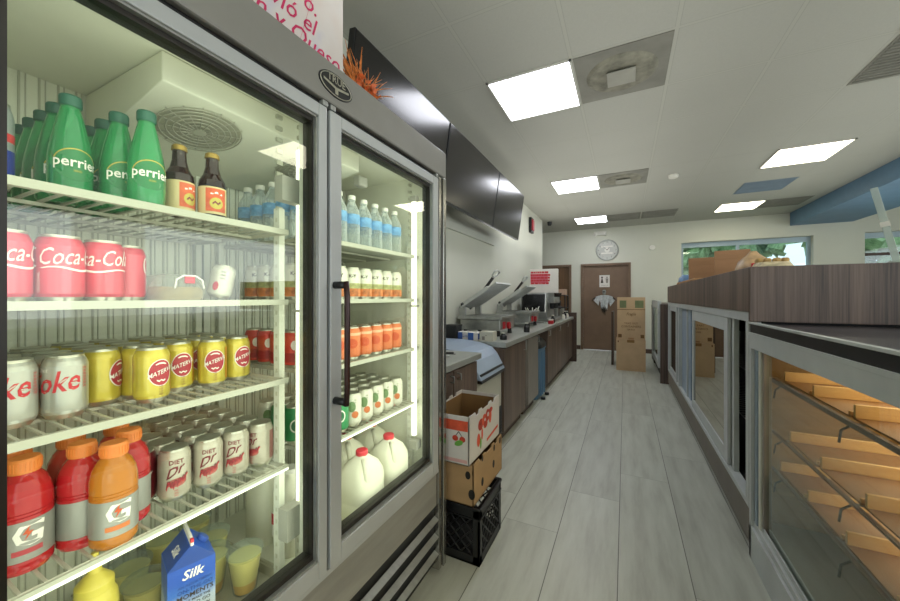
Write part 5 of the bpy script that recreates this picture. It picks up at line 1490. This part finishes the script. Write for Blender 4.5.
# ------------------------------------------------------------------ on the wood-topped cooler
def flap_box(label, x, y, w, d, h, rz):
    t = thing('cardboard_box', label, 'cardboard box', (x, y, ZT + .0005), rz)
    mb = MB().box((-w / 2, -d / 2, 0), (w / 2, d / 2, h), M_kraft2).box((-w / 2 - .002, -d / 2 - .002, h * .72), (w / 2 + .002, d / 2 + .002, h), M_kraft2); mb.build('carton', t, world=False, bevel=.004)
    MB().box((-w / 2 + .01, -.025, h), (w / 2 - .01, .025, h + .001), mat('packing_tape', 'b59a70', .3)).build('tape', t, world=False)
flap_box('brown cardboard box on the cooler top, farther of the two side by side', .83, 5.0, .30, .24, .30, -.13)
flap_box('brown cardboard box on the cooler top, nearer and slightly taller of the two', .95, 4.38, .27, .24, .305, -.18)
tr = MB().box((.62, 4.35, ZT), (.9, 4.8, ZT + .0), M_kraft) if False else None
t = thing('bread_bag', 'clear bag of tan bread with red printing beside the nearer brown box', 'bread bag', (.95, 3.72, ZT))
mb = MB(); loft(mb, [(.09, .13, .002), (.11, .15, .03), (.11, .15, .09), (.09, .12, .15), (.04, .05, .20), (.02, .02, .23)], mat('bag_tan', 'c3a37c', .35, var=.2, scale=(14, 14, 14)), (.95, 3.72, ZT), p=.7); mb.build('bag', t)
mb = MB().box((.90, 3.56, ZT + .06), (1.0, 3.575, ZT + .12), M_red); mb.build('print', t, bevel=.004)
t = thing('paper_bag', 'long paper bag of crackers lying on the cooler top right of the bread bag', 'bag', (.97, 3.38, ZT))
mb = MB(); loft(mb, [(.09, .10, .002), (.11, .12, .02), (.11, .12, .07), (.09, .1, .105)], mat('bag_cream', 'cfc3a0', .6, var=.3, scale=(12, 40, 40)), (.97, 3.38, ZT), p=.6); mb.build('bag', t)
for k in range(4): 
    bn = MB(); loft(bn, [(.02, .03, .0), (.023, .033, .01), (.023, .033, .022), (.016, .024, .032)], mat('cracker_tan', 'b99a62', .7, var=.2, scale=(30, 30, 30)), (.895 + .05 * k, 3.37 + .01 * (k % 2), ZT + .1055), p=.8)
    tag(bn.build('bread_roll'), 'tan bread roll on top of the long paper bag, %s from the brown boxes' % ORD[k], 'bread roll', 'bread rolls on the paper bag')
t = thing('plastic_bag', 'blue plastic bag at the far end of the cooler top under the window', 'bag', (.72, 5.5, ZT))
mb = MB(); loft(mb, [(.07, .09, .002), (.09, .11, .04), (.08, .1, .1), (.04, .05, .14)], mat('blue_plastic', '6f93bd', .4, var=.2, scale=(12, 12, 12)), (.72, 5.5, ZT), p=.8); mb.build('bag', t)
pk = MB().box((.58, 4.0, ZT), (.66, 5.2, ZT + .03), mat('flat_tan_package', 'b98e62', .7, var=.2)).build('flat_package', bevel=.01); tag(pk, 'flat tan package lying in front of the two brown boxes', 'package')
# clear acrylic strip leaning above the counter
M_acr = glassy('acrylic', 'd3ddd6', .5)
t = thing('acrylic_strip', 'tall clear acrylic strip leaning up from the wood cooler top', 'acrylic guard', (1.16, 2.5, ZT))
T = Matrix.Translation((1.19, 2.5, ZT + .001)) @ Matrix.Rotation(-.21, 4, 'Y') @ Matrix.Rotation(-.4, 4, 'Z')
mb = MB(); tbox(mb, (-.013, -.004, 0.004), (.013, .004, .40), M_acr, T); mb.build('strip', t, bevel=.002)
mb = MB(); tbox(mb, (-.016, -.008, .20), (.016, .008, .225), M_cap, T); tbox(mb, (-.03, -.02, 0.004), (.03, .02, .03), M_acr, T); mb.build('clip', t)
# ------------------------------------------------------------------ added fill lamp standing in for daylight at the unseen shop front
def area(n, loc, rot, sx, sy_, p, col):
    l = bpy.data.lights.new(n, 'AREA'); l.shape = 'RECTANGLE'; l.size = sx; l.size_y = sy_; l.energy = p; l.color = col
    o = bpy.data.objects.new(n, l); COL.objects.link(o); o.location = loc; o.rotation_euler = rot
area('shop_front_fill', (2.6, YF + .1, 1.5), (PI / 2, 0, PI), 5.5, 2.2, 130, (.95, .98, 1))
# added unseen fill lamps facing up to brighten the ceiling
area('aisle_ceiling_fill', (-.1, 2.9, 2.05), (PI, 0, 0), 1.0, 9.5, UP_W, (1, .99, .94))
area('customer_side_ceiling_fill', (3.0, 2.9, 2.05), (PI, 0, 0), 3.2, 9.5, UP_W * 1.6, (1, .99, .94))
area('case_lamp', (.95, .85, 1.08), (0, 0, 0), .5, 2.4, 13, (1, .82, .56))
area('case_lower_lamp', (1.0, .85, .89), (0, 0, 0), .4, 2.4, 10, (1, .83, .58))
area('case_bottom_lamp', (1.0, .85, .645), (0, 0, 0), .4, 2.4, 10, (1, .83, .58))
area('panini_side_fill', (-1.25, 5.6, 2.0), (PI, math.radians(20), 0), .5, 4.0, 9, (1, .99, .94))  # added unseen fill above the long counter
area('street_side_fill', (XR - .12, 2.8, 1.7), (0, PI / 2, 0), 1.8, 7.0, 75, (.97, .99, 1))  # added fill lamp brightening the left wall and refrigerator header
